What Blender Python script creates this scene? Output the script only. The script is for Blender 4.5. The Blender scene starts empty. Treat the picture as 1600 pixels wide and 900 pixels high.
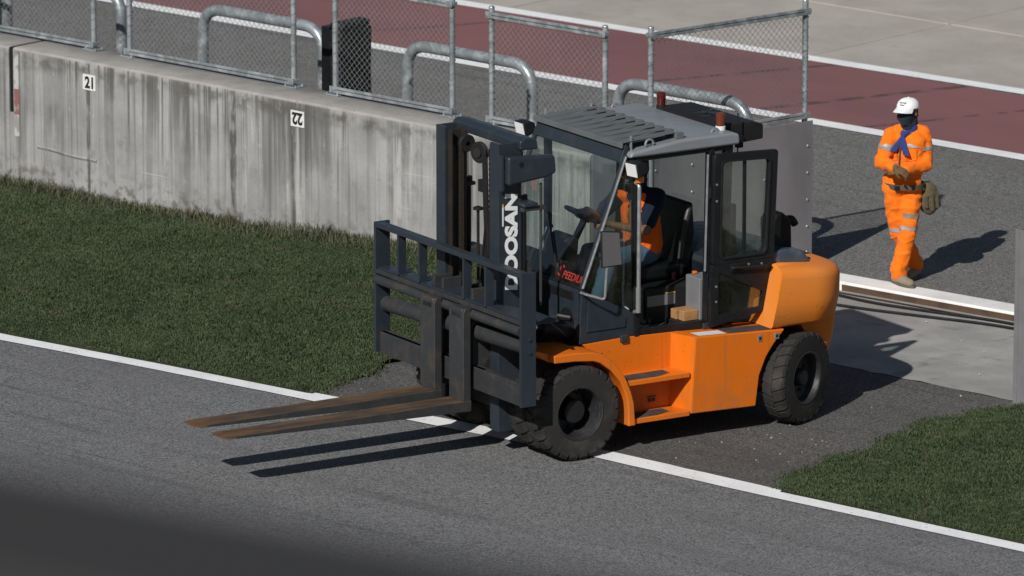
import bpy, bmesh, math, random
import numpy as np
from mathutils import Vector, Matrix, noise as mnoise

random.seed(7); rng = np.random.default_rng(7)
R = math.radians; PI = math.pi
sc = bpy.context.scene
col = sc.collection

# ------------------------------------------------------------------ camera, sky, sun, exposure
CAM = Vector((0.0, -65.1205, 15.154))
cd = bpy.data.cameras.new('camera'); cam = bpy.data.objects.new('camera', cd); col.objects.link(cam)
cam.location = CAM; cam.rotation_euler = (R(90 - 13.1), 0, 0)
cd.sensor_width = 36; cd.lens = 36 * 11500 / 1600
cd.clip_start = 0.5; cd.clip_end = 3000
cd.dof.use_dof = True; cd.dof.focus_distance = 61.5; cd.dof.aperture_fstop = 4.0
sc.camera = cam
w = bpy.data.worlds.new('World'); sc.world = w; w.use_nodes = True
nt = w.node_tree; bg = nt.nodes['Background']
sky = nt.nodes.new('ShaderNodeTexSky'); sky.sky_type = 'NISHITA'; sky.sun_disc = False
sky.sun_elevation = R(36); sky.sun_rotation = R(205)
nt.links.new(sky.outputs[0], bg.inputs[0]); bg.inputs[1].default_value = 0.05
sd = bpy.data.lights.new('sun', 'SUN'); sun = bpy.data.objects.new('sun', sd); col.objects.link(sun)
sd.energy = 5.0; sd.angle = R(0.53); sd.color = (1.0, 0.965, 0.91)
sun.rotation_euler = Vector((0.58, 1.25, -1.0)).to_track_quat('-Z', 'Y').to_euler()
sun.location = (-10, -30, 30)
vs = sc.view_settings; vs.view_transform = 'Standard'; vs.look = 'None'; vs.gamma = 1; vs.exposure = -0.18
vs.use_curve_mapping = False

# ------------------------------------------------------------------ helpers
def tag(o, label=None, cat=None, group=None, kind=None):
    if label: o['label'] = label
    if cat: o['category'] = cat
    if group: o['group'] = group
    if kind: o['kind'] = kind
    return o

def empty(name, loc=(0, 0, 0), rz=0, parent=None):
    o = bpy.data.objects.new(name, None); col.objects.link(o)
    o.location = loc; o.rotation_euler = (0, 0, rz); o.empty_display_size = .2
    if parent: o.parent = parent
    return o

def link(name, me, parent=None):
    o = bpy.data.objects.new(name, me); col.objects.link(o)
    if parent: o.parent = parent
    return o

def V(*a): return Vector(a)

class MB:
    def __init__(s): s.v = []; s.f = []
    def add(s, vs, fs):
        b = len(s.v); s.v += [tuple(p) for p in vs]; s.f += [tuple(i + b for i in f) for f in fs]; return s
    def box(s, x0, x1, y0, y1, z0, z1):
        vs = [(x, y, z) for x in (x0, x1) for y in (y0, y1) for z in (z0, z1)]
        return s.add(vs, [(0, 1, 3, 2), (4, 6, 7, 5), (0, 4, 5, 1), (2, 3, 7, 6), (0, 2, 6, 4), (1, 5, 7, 3)])
    def bar(s, p, q, wd, ht, up=(0, 0, 1)):
        p = Vector(p); q = Vector(q); d = (q - p).normalized(); up = Vector(up)
        side = d.cross(up)
        if side.length < 1e-4: side = d.cross(Vector((1, 0, 0)))
        side.normalize(); u = side.cross(d).normalized()
        vs = []
        for c in (p, q):
            for a, b in ((-1, -1), (1, -1), (1, 1), (-1, 1)): vs.append(c + side * a * wd / 2 + u * b * ht / 2)
        return s.add(vs, [(3, 2, 1, 0), (4, 5, 6, 7), (0, 1, 5, 4), (1, 2, 6, 5), (2, 3, 7, 6), (3, 0, 4, 7)])
    def prism(s, poly, y0, y1, ax='y'):
        m = {'y': lambda a, b, c: (a, c, b), 'z': lambda a, b, c: (a, b, c), 'x': lambda a, b, c: (c, a, b)}[ax]
        n = len(poly); vs = [m(a, b, y0) for a, b in poly] + [m(a, b, y1) for a, b in poly]
        return s.add(vs, [tuple(range(n))[::-1], tuple(range(n, 2 * n))] + [(i, (i + 1) % n, n + (i + 1) % n, n + i) for i in range(n)])
    def cyl(s, p, q, r0, r1=None, n=20):
        return s.tube([p, q], [r0, r0 if r1 is None else r1], n)
    def tube(s, pts, r, n=10, closed=False):
        pts = [Vector(p) for p in pts]; k = len(pts)
        rs = r if isinstance(r, (list, tuple)) else [r] * k
        vs = []; prev = None
        for i, p in enumerate(pts):
            if closed: d = pts[(i + 1) % k] - pts[i - 1]
            else: d = pts[min(i + 1, k - 1)] - pts[max(i - 1, 0)]
            d.normalize()
            if prev is None:
                a = Vector((0, 0, 1)) if abs(d.z) < .9 else Vector((1, 0, 0)); u = d.cross(a).normalized()
            else: u = (prev - d * prev.dot(d)).normalized()
            prev = u; vv = d.cross(u)
            for j in range(n):
                t = 2 * PI * j / n; vs.append(p + (u * math.cos(t) + vv * math.sin(t)) * rs[i])
        fs = []
        for i in range(k if closed else k - 1):
            i2 = (i + 1) % k
            for j in range(n): fs.append((i * n + j, i * n + (j + 1) % n, i2 * n + (j + 1) % n, i2 * n + j))
        if not closed: fs += [tuple(range(n))[::-1], tuple(range((k - 1) * n, k * n))]
        return s.add(vs, fs)
    def lathe(s, prof, o=(0, 0, 0), ax=(0, 1, 0), n=32, cap=False):
        o = Vector(o); ax = Vector(ax).normalized(); a = Vector((0, 0, 1)) if abs(ax.z) < .9 else Vector((1, 0, 0))
        u = ax.cross(a).normalized(); v2 = ax.cross(u); k = len(prof); vs = []
        for r, h in prof:
            for j in range(n):
                t = 2 * PI * j / n; vs.append(o + ax * h + (u * math.cos(t) + v2 * math.sin(t)) * r)
        fs = [(i * n + j, i * n + (j + 1) % n, (i + 1) * n + (j + 1) % n, (i + 1) * n + j) for i in range(k - 1) for j in range(n)]
        if cap: fs += [tuple(range(n))[::-1], tuple(range((k - 1) * n, k * n))]
        return s.add(vs, fs)
    def loft(s, secs, cap=True):
        n = len(secs[0]); vs = [p for sec in secs for p in sec]; k = len(secs)
        fs = [(i * n + j, i * n + (j + 1) % n, (i + 1) * n + (j + 1) % n, (i + 1) * n + j) for i in range(k - 1) for j in range(n)]
        if cap: fs += [tuple(range(n))[::-1], tuple(range((k - 1) * n, k * n))]
        return s.add(vs, fs)
    def sphere(s, c, r, n=12, m=8):
        c = Vector(c); rr = r if isinstance(r, (tuple, list)) else (r, r, r)
        vs = [c + Vector((rr[0] * math.sin(PI * i / m) * math.cos(2 * PI * j / n), rr[1] * math.sin(PI * i / m) * math.sin(2 * PI * j / n), rr[2] * math.cos(PI * i / m))) for i in range(m + 1) for j in range(n)]
        return s.add(vs, [(i * n + j, (i + 1) * n + j, (i + 1) * n + (j + 1) % n, i * n + (j + 1) % n) for i in range(m) for j in range(n)])
    def mesh(s, name, m=None, smooth=False, ang=35, fix=True):
        me = bpy.data.meshes.new(name); me.from_pydata(s.v, [], s.f); me.update()
        if fix:
            bm = bmesh.new(); bm.from_mesh(me); bmesh.ops.remove_doubles(bm, verts=bm.verts, dist=1e-6)
            bmesh.ops.recalc_face_normals(bm, faces=bm.faces); bm.to_mesh(me); bm.free()
        if m: me.materials.append(m)
        if smooth:
            me.shade_smooth(); me.set_sharp_from_angle(angle=R(ang))
        return me
    def build(s, name, m, parent=None, bevel=0, smooth=False, ang=35, seg=2):
        me = s.mesh(name, m, smooth or bevel > 0, ang); o = link(name, me, parent)
        if bevel:
            b = o.modifiers.new('bevel', 'BEVEL'); b.width = bevel; b.segments = seg; b.limit_method = 'ANGLE'; b.angle_limit = R(28); b.harden_normals = True
        return o

def bend(pts, r, k=6):
    """round the corners of a polyline"""
    pts = [Vector(p) for p in pts]; out = [pts[0]]
    for a, b, c in zip(pts, pts[1:], pts[2:]):
        d1 = (a - b); d2 = (c - b); q = min(r, d1.length * .49, d2.length * .49)
        p1 = b + d1.normalized() * q; p2 = b + d2.normalized() * q
        for i in range(k + 1):
            t = i / k; out.append((1 - t) ** 2 * p1 + 2 * t * (1 - t) * b + t * t * p2)
    return out + [pts[-1]]

def text_obj(body, size, name, m, parent, mat4, ext=.0015, off=0.0, shear=0, sx=1.0, space=1.0):
    cu = bpy.data.curves.new(name, 'FONT'); cu.body = body; cu.size = size; cu.extrude = ext; cu.offset = off; cu.shear = shear
    cu.align_x = 'CENTER'; cu.align_y = 'CENTER'; cu.space_character = space
    t = bpy.data.objects.new(name, cu); col.objects.link(t)
    dg = bpy.context.evaluated_depsgraph_get(); me = bpy.data.meshes.new_from_object(t.evaluated_get(dg))
    bpy.data.objects.remove(t); bpy.data.curves.remove(cu)
    xs = [v.co.x for v in me.vertices]; ys = [v.co.y for v in me.vertices]
    cx = (min(xs) + max(xs)) / 2; cy = (min(ys) + max(ys)) / 2
    me.transform(Matrix.Translation((-cx, -cy, 0))); me.transform(Matrix.Diagonal((sx, 1, 1, 1))); me.transform(mat4)
    me.name = name; me.materials.clear(); me.materials.append(m)
    return link(name, me, parent)

def frame(o, tx, ty):
    tx = Vector(tx).normalized(); ty = Vector(ty); ty = (ty - tx * ty.dot(tx)).normalized(); n = tx.cross(ty)
    m = Matrix.Identity(4)
    for i in range(3): m[i][0] = tx[i]; m[i][1] = ty[i]; m[i][2] = n[i]; m[i][3] = o[i]
    return m

# ------------------------------------------------------------------ materials
class N:
    """tiny node-graph helper"""
    def __init__(s, name):
        s.m = bpy.data.materials.new(name); s.m.use_nodes = True; s.t = s.m.node_tree; s.b = s.t.nodes['Principled BSDF']; s.out = s.t.nodes['Material Output']
        s.tc = s.t.nodes.new('ShaderNodeTexCoord')
    def put(s, sock, val):
        if hasattr(val, 'is_output'): s.t.links.new(val, sock)
        elif isinstance(val, (tuple, list)): sock.default_value = (*val[:3], 1.0) if sock.type == 'RGBA' else tuple(val)
        else: sock.default_value = val
    def co(s, scale=(1, 1, 1), rz=0, kind='Object', loc=(0, 0, 0)):
        mp = s.t.nodes.new('ShaderNodeMapping'); s.t.links.new(s.tc.outputs[kind], mp.inputs[0])
        mp.inputs['Scale'].default_value = scale; mp.inputs['Rotation'].default_value = (0, 0, rz); mp.inputs['Location'].default_value = loc
        return mp.outputs[0]
    def noise(s, scale, detail=3, vec=None, rough=.55, dist=0):
        n = s.t.nodes.new('ShaderNodeTexNoise'); n.inputs['Scale'].default_value = scale; n.inputs['Detail'].default_value = detail
        n.inputs['Roughness'].default_value = rough; n.inputs['Distortion'].default_value = dist
        s.t.links.new(vec if vec is not None else s.tc.outputs['Object'], n.inputs['Vector']); return n.outputs['Fac']
    def voro(s, scale, vec=None, out='Color', feat='F1'):
        n = s.t.nodes.new('ShaderNodeTexVoronoi'); n.feature = feat; n.inputs['Scale'].default_value = scale
        s.t.links.new(vec if vec is not None else s.tc.outputs['Object'], n.inputs['Vector']); return n.outputs[out]
    def ramp(s, fac, a, b, ca=0.0, cb=1.0):
        n = s.t.nodes.new('ShaderNodeMapRange'); n.interpolation_type = 'SMOOTHSTEP'
        s.put(n.inputs[0], fac); s.put(n.inputs[1], a); s.put(n.inputs[2], b); s.put(n.inputs[3], ca); s.put(n.inputs[4], cb); return n.outputs[0]
    def mix(s, fac, a, b, mode='MIX'):
        n = s.t.nodes.new('ShaderNodeMix'); n.data_type = 'RGBA'; n.blend_type = mode
        s.put(n.inputs[0], fac); s.put(n.inputs[6], a); s.put(n.inputs[7], b); return n.outputs[2]
    def math(s, op, a, b=0.0):
        n = s.t.nodes.new('ShaderNodeMath'); n.operation = op; s.put(n.inputs[0], a); s.put(n.inputs[1], b); return n.outputs[0]
    def xyz(s, vec):
        n = s.t.nodes.new('ShaderNodeSeparateXYZ'); s.t.links.new(vec, n.inputs[0]); return n.outputs
    def bump(s, h, strength=.3, dist=.01):
        n = s.t.nodes.new('ShaderNodeBump'); n.inputs['Strength'].default_value = strength; n.inputs['Distance'].default_value = dist
        s.t.links.new(h, n.inputs['Height']); s.t.links.new(n.outputs[0], s.b.inputs['Normal']); return s
    def fin(s, c, rough=.6, metal=0.0, spec=.5):
        s.put(s.b.inputs['Base Color'], c); s.put(s.b.inputs['Roughness'], rough); s.put(s.b.inputs['Metallic'], metal)
        s.put(s.b.inputs['Specular IOR Level'], spec); return s.m

def simple(name, c, rough=.5, metal=0, dirt=None, dscale=6, damt=.35, spec=.5, fine=0):
    n = N(name); f = n.noise(dscale, 5)
    d = dirt or tuple(x * .6 for x in c)
    cc = n.mix(n.ramp(f, .45, .75, 0, damt), c, d)
    if fine: cc = n.mix(n.ramp(n.noise(fine, 3), .5, .72, 0, .5), cc, tuple(x * .7 for x in c))
    r = n.ramp(n.noise(dscale * 3, 3), .3, .7, rough - .08, min(1, rough + .1))
    n.bump(n.noise(90, 2), .05, .002)
    return n.fin(cc, r, metal, spec)

M = {}
M['orange'] = None
def orange_paint():
    n = N('orange_paint'); f = n.noise(2.2, 5); g2 = n.noise(14, 4, n.co((1, 1, .25)))
    c = n.mix(n.ramp(f, .4, .7, 0, .35), (.66, .145, .004), (.56, .15, .014))
    c = n.mix(n.ramp(g2, .58, .8, 0, .30), c, (.36, .14, .04)); sc1 = n.noise(1, 3, n.co((3, 3, 60))); c = n.mix(n.math('MULTIPLY', n.ramp(sc1, .66, .70, 0, .6), n.ramp(n.noise(2.2, 3), .5, .6)), c, (.25, .12, .05)); run = n.noise(1, 3, n.co((16, 16, .6))); c = n.mix(n.ramp(run, .60, .76, 0, .4), c, (.24, .11, .045))
    z = n.xyz(n.tc.outputs['Object'])[2]
    dirt = n.math('MULTIPLY', n.ramp(z, .65, .2, 0, .32), n.ramp(n.noise(7, 5), .35, .65))
    c = n.mix(dirt, c, (.20, .12, .06))
    chips = n.math('MULTIPLY', n.ramp(n.noise(38, 2), .68, .72), n.ramp(n.noise(3, 2), .5, .6))
    c = n.mix(chips, c, (.07, .05, .04))
    n.bump(n.noise(60, 3), .06, .002)
    return n.fin(c, n.ramp(g2, .3, .7, .36, .55), 0, .5)
M['orange'] = orange_paint()
def faded_orange():
    n = N('faded_orange_paint'); f = n.noise(1.6, 5); g2 = n.noise(9, 5)
    c = n.mix(n.ramp(f, .35, .7, 0, .6), (.70, .195, .014), (.62, .225, .055))
    c = n.mix(n.ramp(g2, .58, .85, 0, .25), c, (.46, .21, .08)); c = n.mix(n.math('MULTIPLY', n.ramp(n.noise(30, 3), .66, .70), n.ramp(n.noise(2.5, 3), .5, .6, 0, .8)), c, (.12, .07, .045))
    n.bump(n.noise(45, 3), .1, .003)
    return n.fin(c, .6, 0, .4)
M['orange_cw'] = faded_orange()
M['navy'] = simple('dark_blue_grey_paint', (.019, .027, .037), .40, 0, (.040, .043, .046), 5, .5)
M['navy_worn'] = simple('worn_dark_steel', (.026, .028, .031), .55, 0, (.062, .050, .040), 7, .6, fine=40)
M['black'] = simple('black_paint', (.009, .010, .012), .42, 0, (.022, .022, .022), 8, .4, .3)
M['blackmatte'] = simple('black_plastic', (.010, .010, .011), .65, 0, (.024, .022, .021), 6, .4, .3)
M['grey'] = simple('grey_roof_paint', (.20, .215, .235), .42, 0, (.15, .15, .15), 3, .5)
M['slat'] = simple('weathered_grey_green_paint', (.112, .122, .126), .55, 0, (.085, .085, .078), 5, .6)
M['silver'] = simple('bare_metal_tube', (.42, .43, .45), .38, .7)
M['chrome'] = simple('chrome_rod', (.75, .75, .76), .12, 1.0)
M['rubber'] = simple('tyre_rubber', (.024, .023, .022), .8, 0, (.060, .055, .049), 5, .8, .3, 30)
M['rim'] = simple('wheel_rim_paint', (.016, .017, .02), .5, 0, (.045, .04, .036), 9, .6)
M['grease'] = simple('greasy_steel', (.036, .033, .031), .38, .4, (.062, .047, .036), 6, .7)
M['chain'] = simple('oily_chain_steel', (.06, .052, .045), .4, .6, (.09, .05, .03), 20, .6)
M['brass'] = simple('brown_nylon', (.22, .10, .035), .5, 0)
M['pad'] = simple('grip_tape', (.045, .045, .048), .95, 0, (.12, .1, .08), 12, .6, .2, 90)
M['label'] = simple('white_label', (.68, .68, .67), .5, 0)
M['yellowlabel'] = simple('amber_label', (.65, .35, .05), .5, 0)
M['white'] = simple('white_lettering', (.78, .79, .80), .5)
M['redtext'] = simple('red_lettering', (.36, .035, .028), .5)
M['blacktext'] = simple('black_lettering', (.012, .012, .014), .6)
M['amber'] = simple('amber_lens', (.65, .17, .01), .2)
M['redlens'] = simple('dark_red_lens', (.075, .010, .009), .2)
M['brownlens'] = simple('brown_amber_lens', (.13, .030, .014), .15)
M['lamp'] = simple('lamp_glass', (.80, .81, .82), .10, .0)
M['wood'] = simple('timber', (.36, .19, .075), .8, 0, (.18, .09, .04), 12, .6)
M['greypanel'] = simple('light_grey_panel', (.17, .175, .185), .5)
M['galv'] = None
def rust():
    n = N('rusty_fork_steel'); a = n.noise(5, 6, n.co((.5, 2.2, 1))); b = n.noise(22, 4, n.co((.3, 1, 1)))
    c = n.mix(n.ramp(a, .35, .70), (.055, .039, .028), (.145, .085, .045))
    c = n.mix(n.ramp(b, .55, .80, 0, .6), c, (.17, .085, .034)); xx = n.xyz(n.tc.outputs['Object'])[0]; c = n.mix(n.math('MULTIPLY', n.ramp(xx, 2.5, 2.95), n.ramp(n.noise(12, 4), .3, .6, .1, .6)), c, (.18, .085, .03))
    zz = n.xyz(n.tc.outputs['Object'])
    c = n.mix(n.ramp(n.noise(3, 4), .55, .75, 0, .6), c, (.04, .035, .032))
    n.bump(b, .25, .004)
    return n.fin(c, .7, .25)
M['rust'] = rust()
def galv():
    n = N('galvanised_steel'); v = n.voro(16); f = n.noise(7, 5)
    g = n.t.nodes.new('ShaderNodeRGBToBW'); n.t.links.new(v, g.inputs[0])
    c = n.mix(n.ramp(g.outputs[0], .2, .8, 0, 1), (.24, .265, .28), (.36, .39, .41))
    c = n.mix(n.ramp(f, .55, .72, 0, .6), c, (.55, .57, .58))
    c = n.mix(n.ramp(n.noise(3, 4), .62, .78, 0, .6), c, (.15, .12, .10))
    return n.fin(c, n.ramp(f, .3, .7, .32, .52), .45)
M['galv'] = galv()
M['wire'] = simple('galvanised_wire', (.215, .235, .24), .5, .3, (.12, .12, .11), 4, .6)
def sheet():
    n = N('grey_sheet_metal'); f = n.noise(1.6, 5, n.co((1, 1, .35))); b = n.noise(7, 5)
    c = n.mix(n.ramp(f, .35, .7), (.205, .203, .215), (.265, .265, .28))
    c = n.mix(n.ramp(b, .6, .8, 0, .5), c, (.16, .14, .13))
    n.bump(n.noise(2.5, 2), .12, .02)
    return n.fin(c, n.ramp(b, .3, .7, .38, .58), .35)
M['sheet'] = sheet()

def glass(name, tint, refl):
    m = bpy.data.materials.new(name); m.use_nodes = True; t = m.node_tree
    for x in list(t.nodes): t.nodes.remove(x)
    o = t.nodes.new('ShaderNodeOutputMaterial'); tr = t.nodes.new('ShaderNodeBsdfTransparent'); tr.inputs[0].default_value = (*tint, 1)
    gl = t.nodes.new('ShaderNodeBsdfGlossy'); gl.inputs['Roughness'].default_value = .03; gl.inputs[0].default_value = (1, 1, 1, 1)
    df = t.nodes.new('ShaderNodeBsdfDiffuse'); df.inputs[0].default_value = (.45, .45, .42, 1)
    lw = t.nodes.new('ShaderNodeLayerWeight'); lw.inputs[0].default_value = .5
    pw_ = t.nodes.new('ShaderNodeMath'); pw_.operation = 'POWER'; pw_.inputs[1].default_value = 5; t.links.new(lw.outputs['Facing'], pw_.inputs[0])
    mul = t.nodes.new('ShaderNodeMath'); mul.operation = 'MULTIPLY_ADD'; mul.inputs[1].default_value = .9; mul.inputs[2].default_value = .045 * refl; t.links.new(pw_.outputs[0], mul.inputs[0])
    ns = t.nodes.new('ShaderNodeTexNoise'); ns.inputs['Scale'].default_value = 4; ns.inputs['Detail'].default_value = 5
    rg = t.nodes.new('ShaderNodeMapRange'); rg.inputs[1].default_value = .45; rg.inputs[2].default_value = .8; rg.inputs[3].default_value = .006; rg.inputs[4].default_value = .05
    tc = t.nodes.new('ShaderNodeTexCoord'); t.links.new(tc.outputs['Object'], ns.inputs['Vector']); t.links.new(ns.outputs['Fac'], rg.inputs[0])
    m1 = t.nodes.new('ShaderNodeMixShader'); m2 = t.nodes.new('ShaderNodeMixShader')
    t.links.new(rg.outputs[0], m1.inputs[0]); t.links.new(tr.outputs[0], m1.inputs[1]); t.links.new(df.outputs[0], m1.inputs[2])
    t.links.new(mul.outputs[0], m2.inputs[0]); t.links.new(m1.outputs[0], m2.inputs[1]); t.links.new(gl.outputs[0], m2.inputs[2])
    t.links.new(m2.outputs[0], o.inputs[0]); return m
M['glass'] = glass('dusty_window_glass', (.90, .94, .92), 2.3)
M['glass_dark'] = glass('tinted_window_glass', (.76, .82, .80), 2.2)

ROT = math.atan2(-.67046, .74194)     # direction of the pit wall in world space
def asphalt(name, dark, light, speck, stain=(.5, .5, .5), stain_amt=.3, lightspeck=0, grain=75):
    grain = 78
    n = N(name); v = n.voro(grain); g = n.t.nodes.new('ShaderNodeRGBToBW'); n.t.links.new(v, g.inputs[0])
    f = n.noise(grain * 1.5, 3)
    k = n.math('ADD', n.math('MULTIPLY', g.outputs[0], .55), n.math('MULTIPLY', f, .6))
    c = n.mix(n.ramp(k, .3, .85), dark, light)
    c = n.mix(n.ramp(n.noise(grain * .85, 3), .55, .72, 0, .8), c, speck)
    big = n.noise(1.1, 6, n.co((.25, 1.4, 1), -ROT)); c = n.mix(n.ramp(big, .42, .72, 0, stain_amt), c, stain)
    tm = n.noise(1, 4, n.co((.10, 5.5, 1), -ROT)); c = n.mix(n.math('MULTIPLY', n.ramp(tm, .56, .70, 0, .36), n.ramp(n.noise(.5, 3), .4, .6, .3, 1)), c, tuple(x * .9 for x in dark))
    med = n.noise(3.5, 5); c = n.mix(n.ramp(med, .55, .8, 0, .35), c, tuple(x * .7 for x in dark))
    if lightspeck:
        ls = n.voro(26, None, 'Distance'); rr = n.voro(26); g3 = n.t.nodes.new('ShaderNodeRGBToBW'); n.t.links.new(rr, g3.inputs[0])
        c = n.mix(n.math('MULTIPLY', n.ramp(ls, .22, .16), n.ramp(g3.outputs[0], .62, .7, 0, lightspeck)), c, (.33, .31, .28))
    n.bump(k, .6, .008)
    return n.fin(c, .9, 0, .25)
M['track'] = asphalt('track_asphalt', (.055, .056, .058), (.235, .238, .243), (.34, .345, .35), (.11, .111, .115), .35, 0, 52)
M['apron'] = asphalt('worn_dark_asphalt', (.040, .039, .038), (.142, .138, .134), (.19, .185, .18), (.055, .054, .053), .5, .5, 52)
M['pit'] = asphalt('pit_lane_asphalt', (.056, .055, .054), (.225, .221, .215), (.32, .315, .305), (.115, .111, .105), .35, 0, 50)
def lined(name, c1, c2, under, wear_scale=16, lo=.62, hi=.72):
    n = N(name); f = n.noise(wear_scale, 5); b = n.noise(2.2, 5)
    c = n.mix(n.ramp(b, .4, .7), c1, c2); c = n.mix(n.ramp(n.noise(80, 2), .5, .8, 0, .3), c, tuple(x * .6 for x in c1))
    c = n.mix(n.ramp(f, lo, hi), c, under); n.bump(n.noise(110, 2), .3, .005)
    return n.fin(c, .75, 0, .3)
M['line'] = lined('white_road_paint', (.80, .81, .82), (.70, .71, .72), (.24, .24, .24), 40, .61, .72)
M['kerbwhite'] = lined('worn_white_kerb_paint', (.74, .74, .73), (.62, .615, .60), (.20, .19, .18), 30, .66, .74)
def red_surface():
    n = N('red_painted_asphalt'); b = n.noise(.9, 6, n.co((.4, 1, 1), -ROT)); g = n.noise(70, 3)
    c = n.mix(n.ramp(b, .35, .7), (.215, .097, .098), (.178, .084, .085))
    c = n.mix(n.ramp(g, .45, .75, 0, .5), c, (.14, .064, .065))
    p = n.xyz(n.tc.outputs['Object'])      # object space: x along the wall, y behind it
    for s0, n0, sl, wd in ((3.07, 8.16, .36, .085), (1.72, 9.26, .44, .06), (4.45, 8.2, .40, .05), (-2.6, 8.4, .5, .06)):
        d = n.math('ABSOLUTE', n.math('SUBTRACT', n.math('SUBTRACT', p[0], s0), n.math('MULTIPLY', n.math('SUBTRACT', p[1], n0), sl)))
        k = n.math('MULTIPLY', n.ramp(d, wd, wd * .5), n.ramp(n.noise(5, 4), .35, .55, .0, .75)); c = n.mix(k, c, (.05, .042, .042))
    n.bump(g, .3, .005); return n.fin(c, .85, 0, .3)
M['red'] = red_surface()
def concrete(name, a, b, dark, amt=.5):
    n = N(name); f = n.noise(1.3, 7, None, .62); m_ = n.noise(14, 5)
    c = n.mix(n.ramp(f, .35, .68), a, b); c = n.mix(n.ramp(n.noise(3.3, 6), .55, .78, 0, amt), c, dark)
    c = n.mix(n.ramp(m_, .55, .8, 0, .35), c, tuple(x * .75 for x in a))
    n.bump(n.noise(45, 4), .25, .006); return n.fin(c, .88, 0, .3)
M['padconc'] = concrete('stained_concrete_pad', (.25, .245, .236), (.35, .343, .33), (.13, .125, .118), .7)
M['slab'] = concrete('pale_concrete_slab', (.345, .32, .285), (.40, .375, .335), (.26, .24, .215), .5)
def wallconc():
    n = N('weathered_concrete_wall'); o = n.tc.outputs['Object']; p = n.xyz(o)
    base = n.noise(1.7, 7, None, .6)
    c = n.mix(n.ramp(base, .3, .7), (.225, .225, .222), (.318, .318, .315))
    c = n.mix(n.ramp(n.noise(22, 5), .5, .8, 0, .35), c, (.24, .235, .225))
    # rain streaks: noise stretched down the face, fading towards the foot
    zf = n.math('MULTIPLY', n.ramp(p[2], .1, 1.45, .30, 1.0), n.ramp(n.noise(1.6, 4, n.co((1, 1, .8), loc=(4, 4, 4))), .35, .6, .35, 1.0))
    for sx, lo, hi, amt, cc in ((2.6, .50, .66, .8, (.088, .086, .083)), (8.0, .51, .61, .85, (.080, .078, .076)), (21, .53, .62, .85, (.085, .083, .081)), (45, .55, .65, .65, (.12, .119, .117))):
        s1 = n.noise(1, 3, n.co((sx, sx, .32), loc=(sx, 0, 0)), .5)
        c = n.mix(n.math('MULTIPLY', n.ramp(s1, lo, hi, 0, amt), zf), c, cc)
    # sharply edged old water runs
    s2 = n.noise(1, 2, n.co((5.2, 5.2, .12), loc=(3.3, 0, 0)), .4); c = n.mix(n.math('MULTIPLY', n.ramp(s2, .64, .67, 0, .9), n.ramp(n.noise(16, 5, n.co((1, 1, .3))), .34, .6, .15, 1)), c, (.065, .061, .058))
    # pale efflorescence
    s3 = n.noise(1, 4, n.co((7, 7, .5), loc=(9, 2, 0))); c = n.mix(n.ramp(s3, .58, .75, 0, .5), c, (.50, .50, .49))
    # dirty band below the coping, algae and splash at the foot
    band = n.math('MULTIPLY', n.ramp(p[2], 1.22, 1.36), n.ramp(p[2], 1.43, 1.38)); c = n.mix(n.math('MULTIPLY', band, n.ramp(n.noise(5, 6), .38, .62, 0, .85)), c, (.085, .08, .075))
    foot = n.math('MULTIPLY', n.ramp(p[2], .50, .22), n.ramp(n.noise(9, 6), .48, .62, 0, .75)); c = n.mix(foot, c, (.10, .09, .085))
    blot = n.noise(6, 7, n.co((1, 1, .55), loc=(2, 7, 1)), .7); c = n.mix(n.ramp(blot, .52, .68, 0, .55), c, (.15, .145, .138)); c = n.mix(n.ramp(blot, .42, .30, 0, .5), c, (.42, .415, .405))
    pit_ = n.noise(70, 3); c = n.mix(n.ramp(pit_, .62, .72, 0, .6), c, (.11, .105, .10))
    scr = n.noise(1, 3, n.co((.7, .7, 26), loc=(1, 1, 3))); c = n.mix(n.math('MULTIPLY', n.ramp(scr, .66, .70), n.ramp(n.noise(1.2, 2), .52, .6, 0, .5)), c, (.40, .40, .39))
    tp = n.mix(n.ramp(n.noise(4, 6), .4, .7), (.33, .315, .295), (.26, .25, .235)); tp = n.mix(n.ramp(n.noise(30, 4), .58, .72, 0, .5), tp, (.15, .145, .14))
    c = n.mix(n.ramp(p[2], 1.425, 1.452), c, tp)
    n.bump(n.noise(30, 6), .35, .008)
    return n.fin(c, .9, 0, .25)
M['wall'] = wallconc()
def soil():
    n = N('soil_and_thatch'); f = n.noise(3, 6); g = n.noise(40, 4)
    c = n.mix(n.ramp(f, .4, .7), (.030, .040, .018), (.060, .055, .032)); c = n.mix(n.ramp(g, .45, .75, 0, .7), c, (.018, .024, .010))
    n.bump(g, .8, .02); return n.fin(c, .95, 0, .2)
M['soil'] = soil()
def grassmat():
    n = N('grass_blades'); a = n.noise(1.1, 5); b = n.noise(9, 4); d = n.noise(60, 2)
    c = n.mix(n.ramp(a, .38, .66), (.037, .056, .025), (.053, .074, .034))
    c = n.mix(n.ramp(b, .46, .72, 0, .75), c, (.075, .094, .048)); c = n.mix(n.ramp(d, .55, .75, 0, .5), c, (.022, .036, .016))
    c = n.mix(n.ramp(n.noise(2.3, 5, n.co(loc=(5, 3, 0))), .56, .76, 0, .5), c, (.085, .078, .046))
    n.b.inputs['Subsurface Weight'].default_value = 0
    return n.fin(c, .7, 0, .25)
M['grass'] = grassmat()
M['drygrass'] = simple('dry_weeds', (.085, .085, .048), .85, 0, (.035, .05, .02), 6, .9)
M['parapet'] = simple('dark_grey_parapet_paint', (.040, .040, .041), .85, 0, (.046, .046, .046), 1, .3, .1)
M['standconc'] = concrete('grandstand_concrete', (.12, .12, .12), (.16, .16, .155), (.08, .08, .08))

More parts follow.
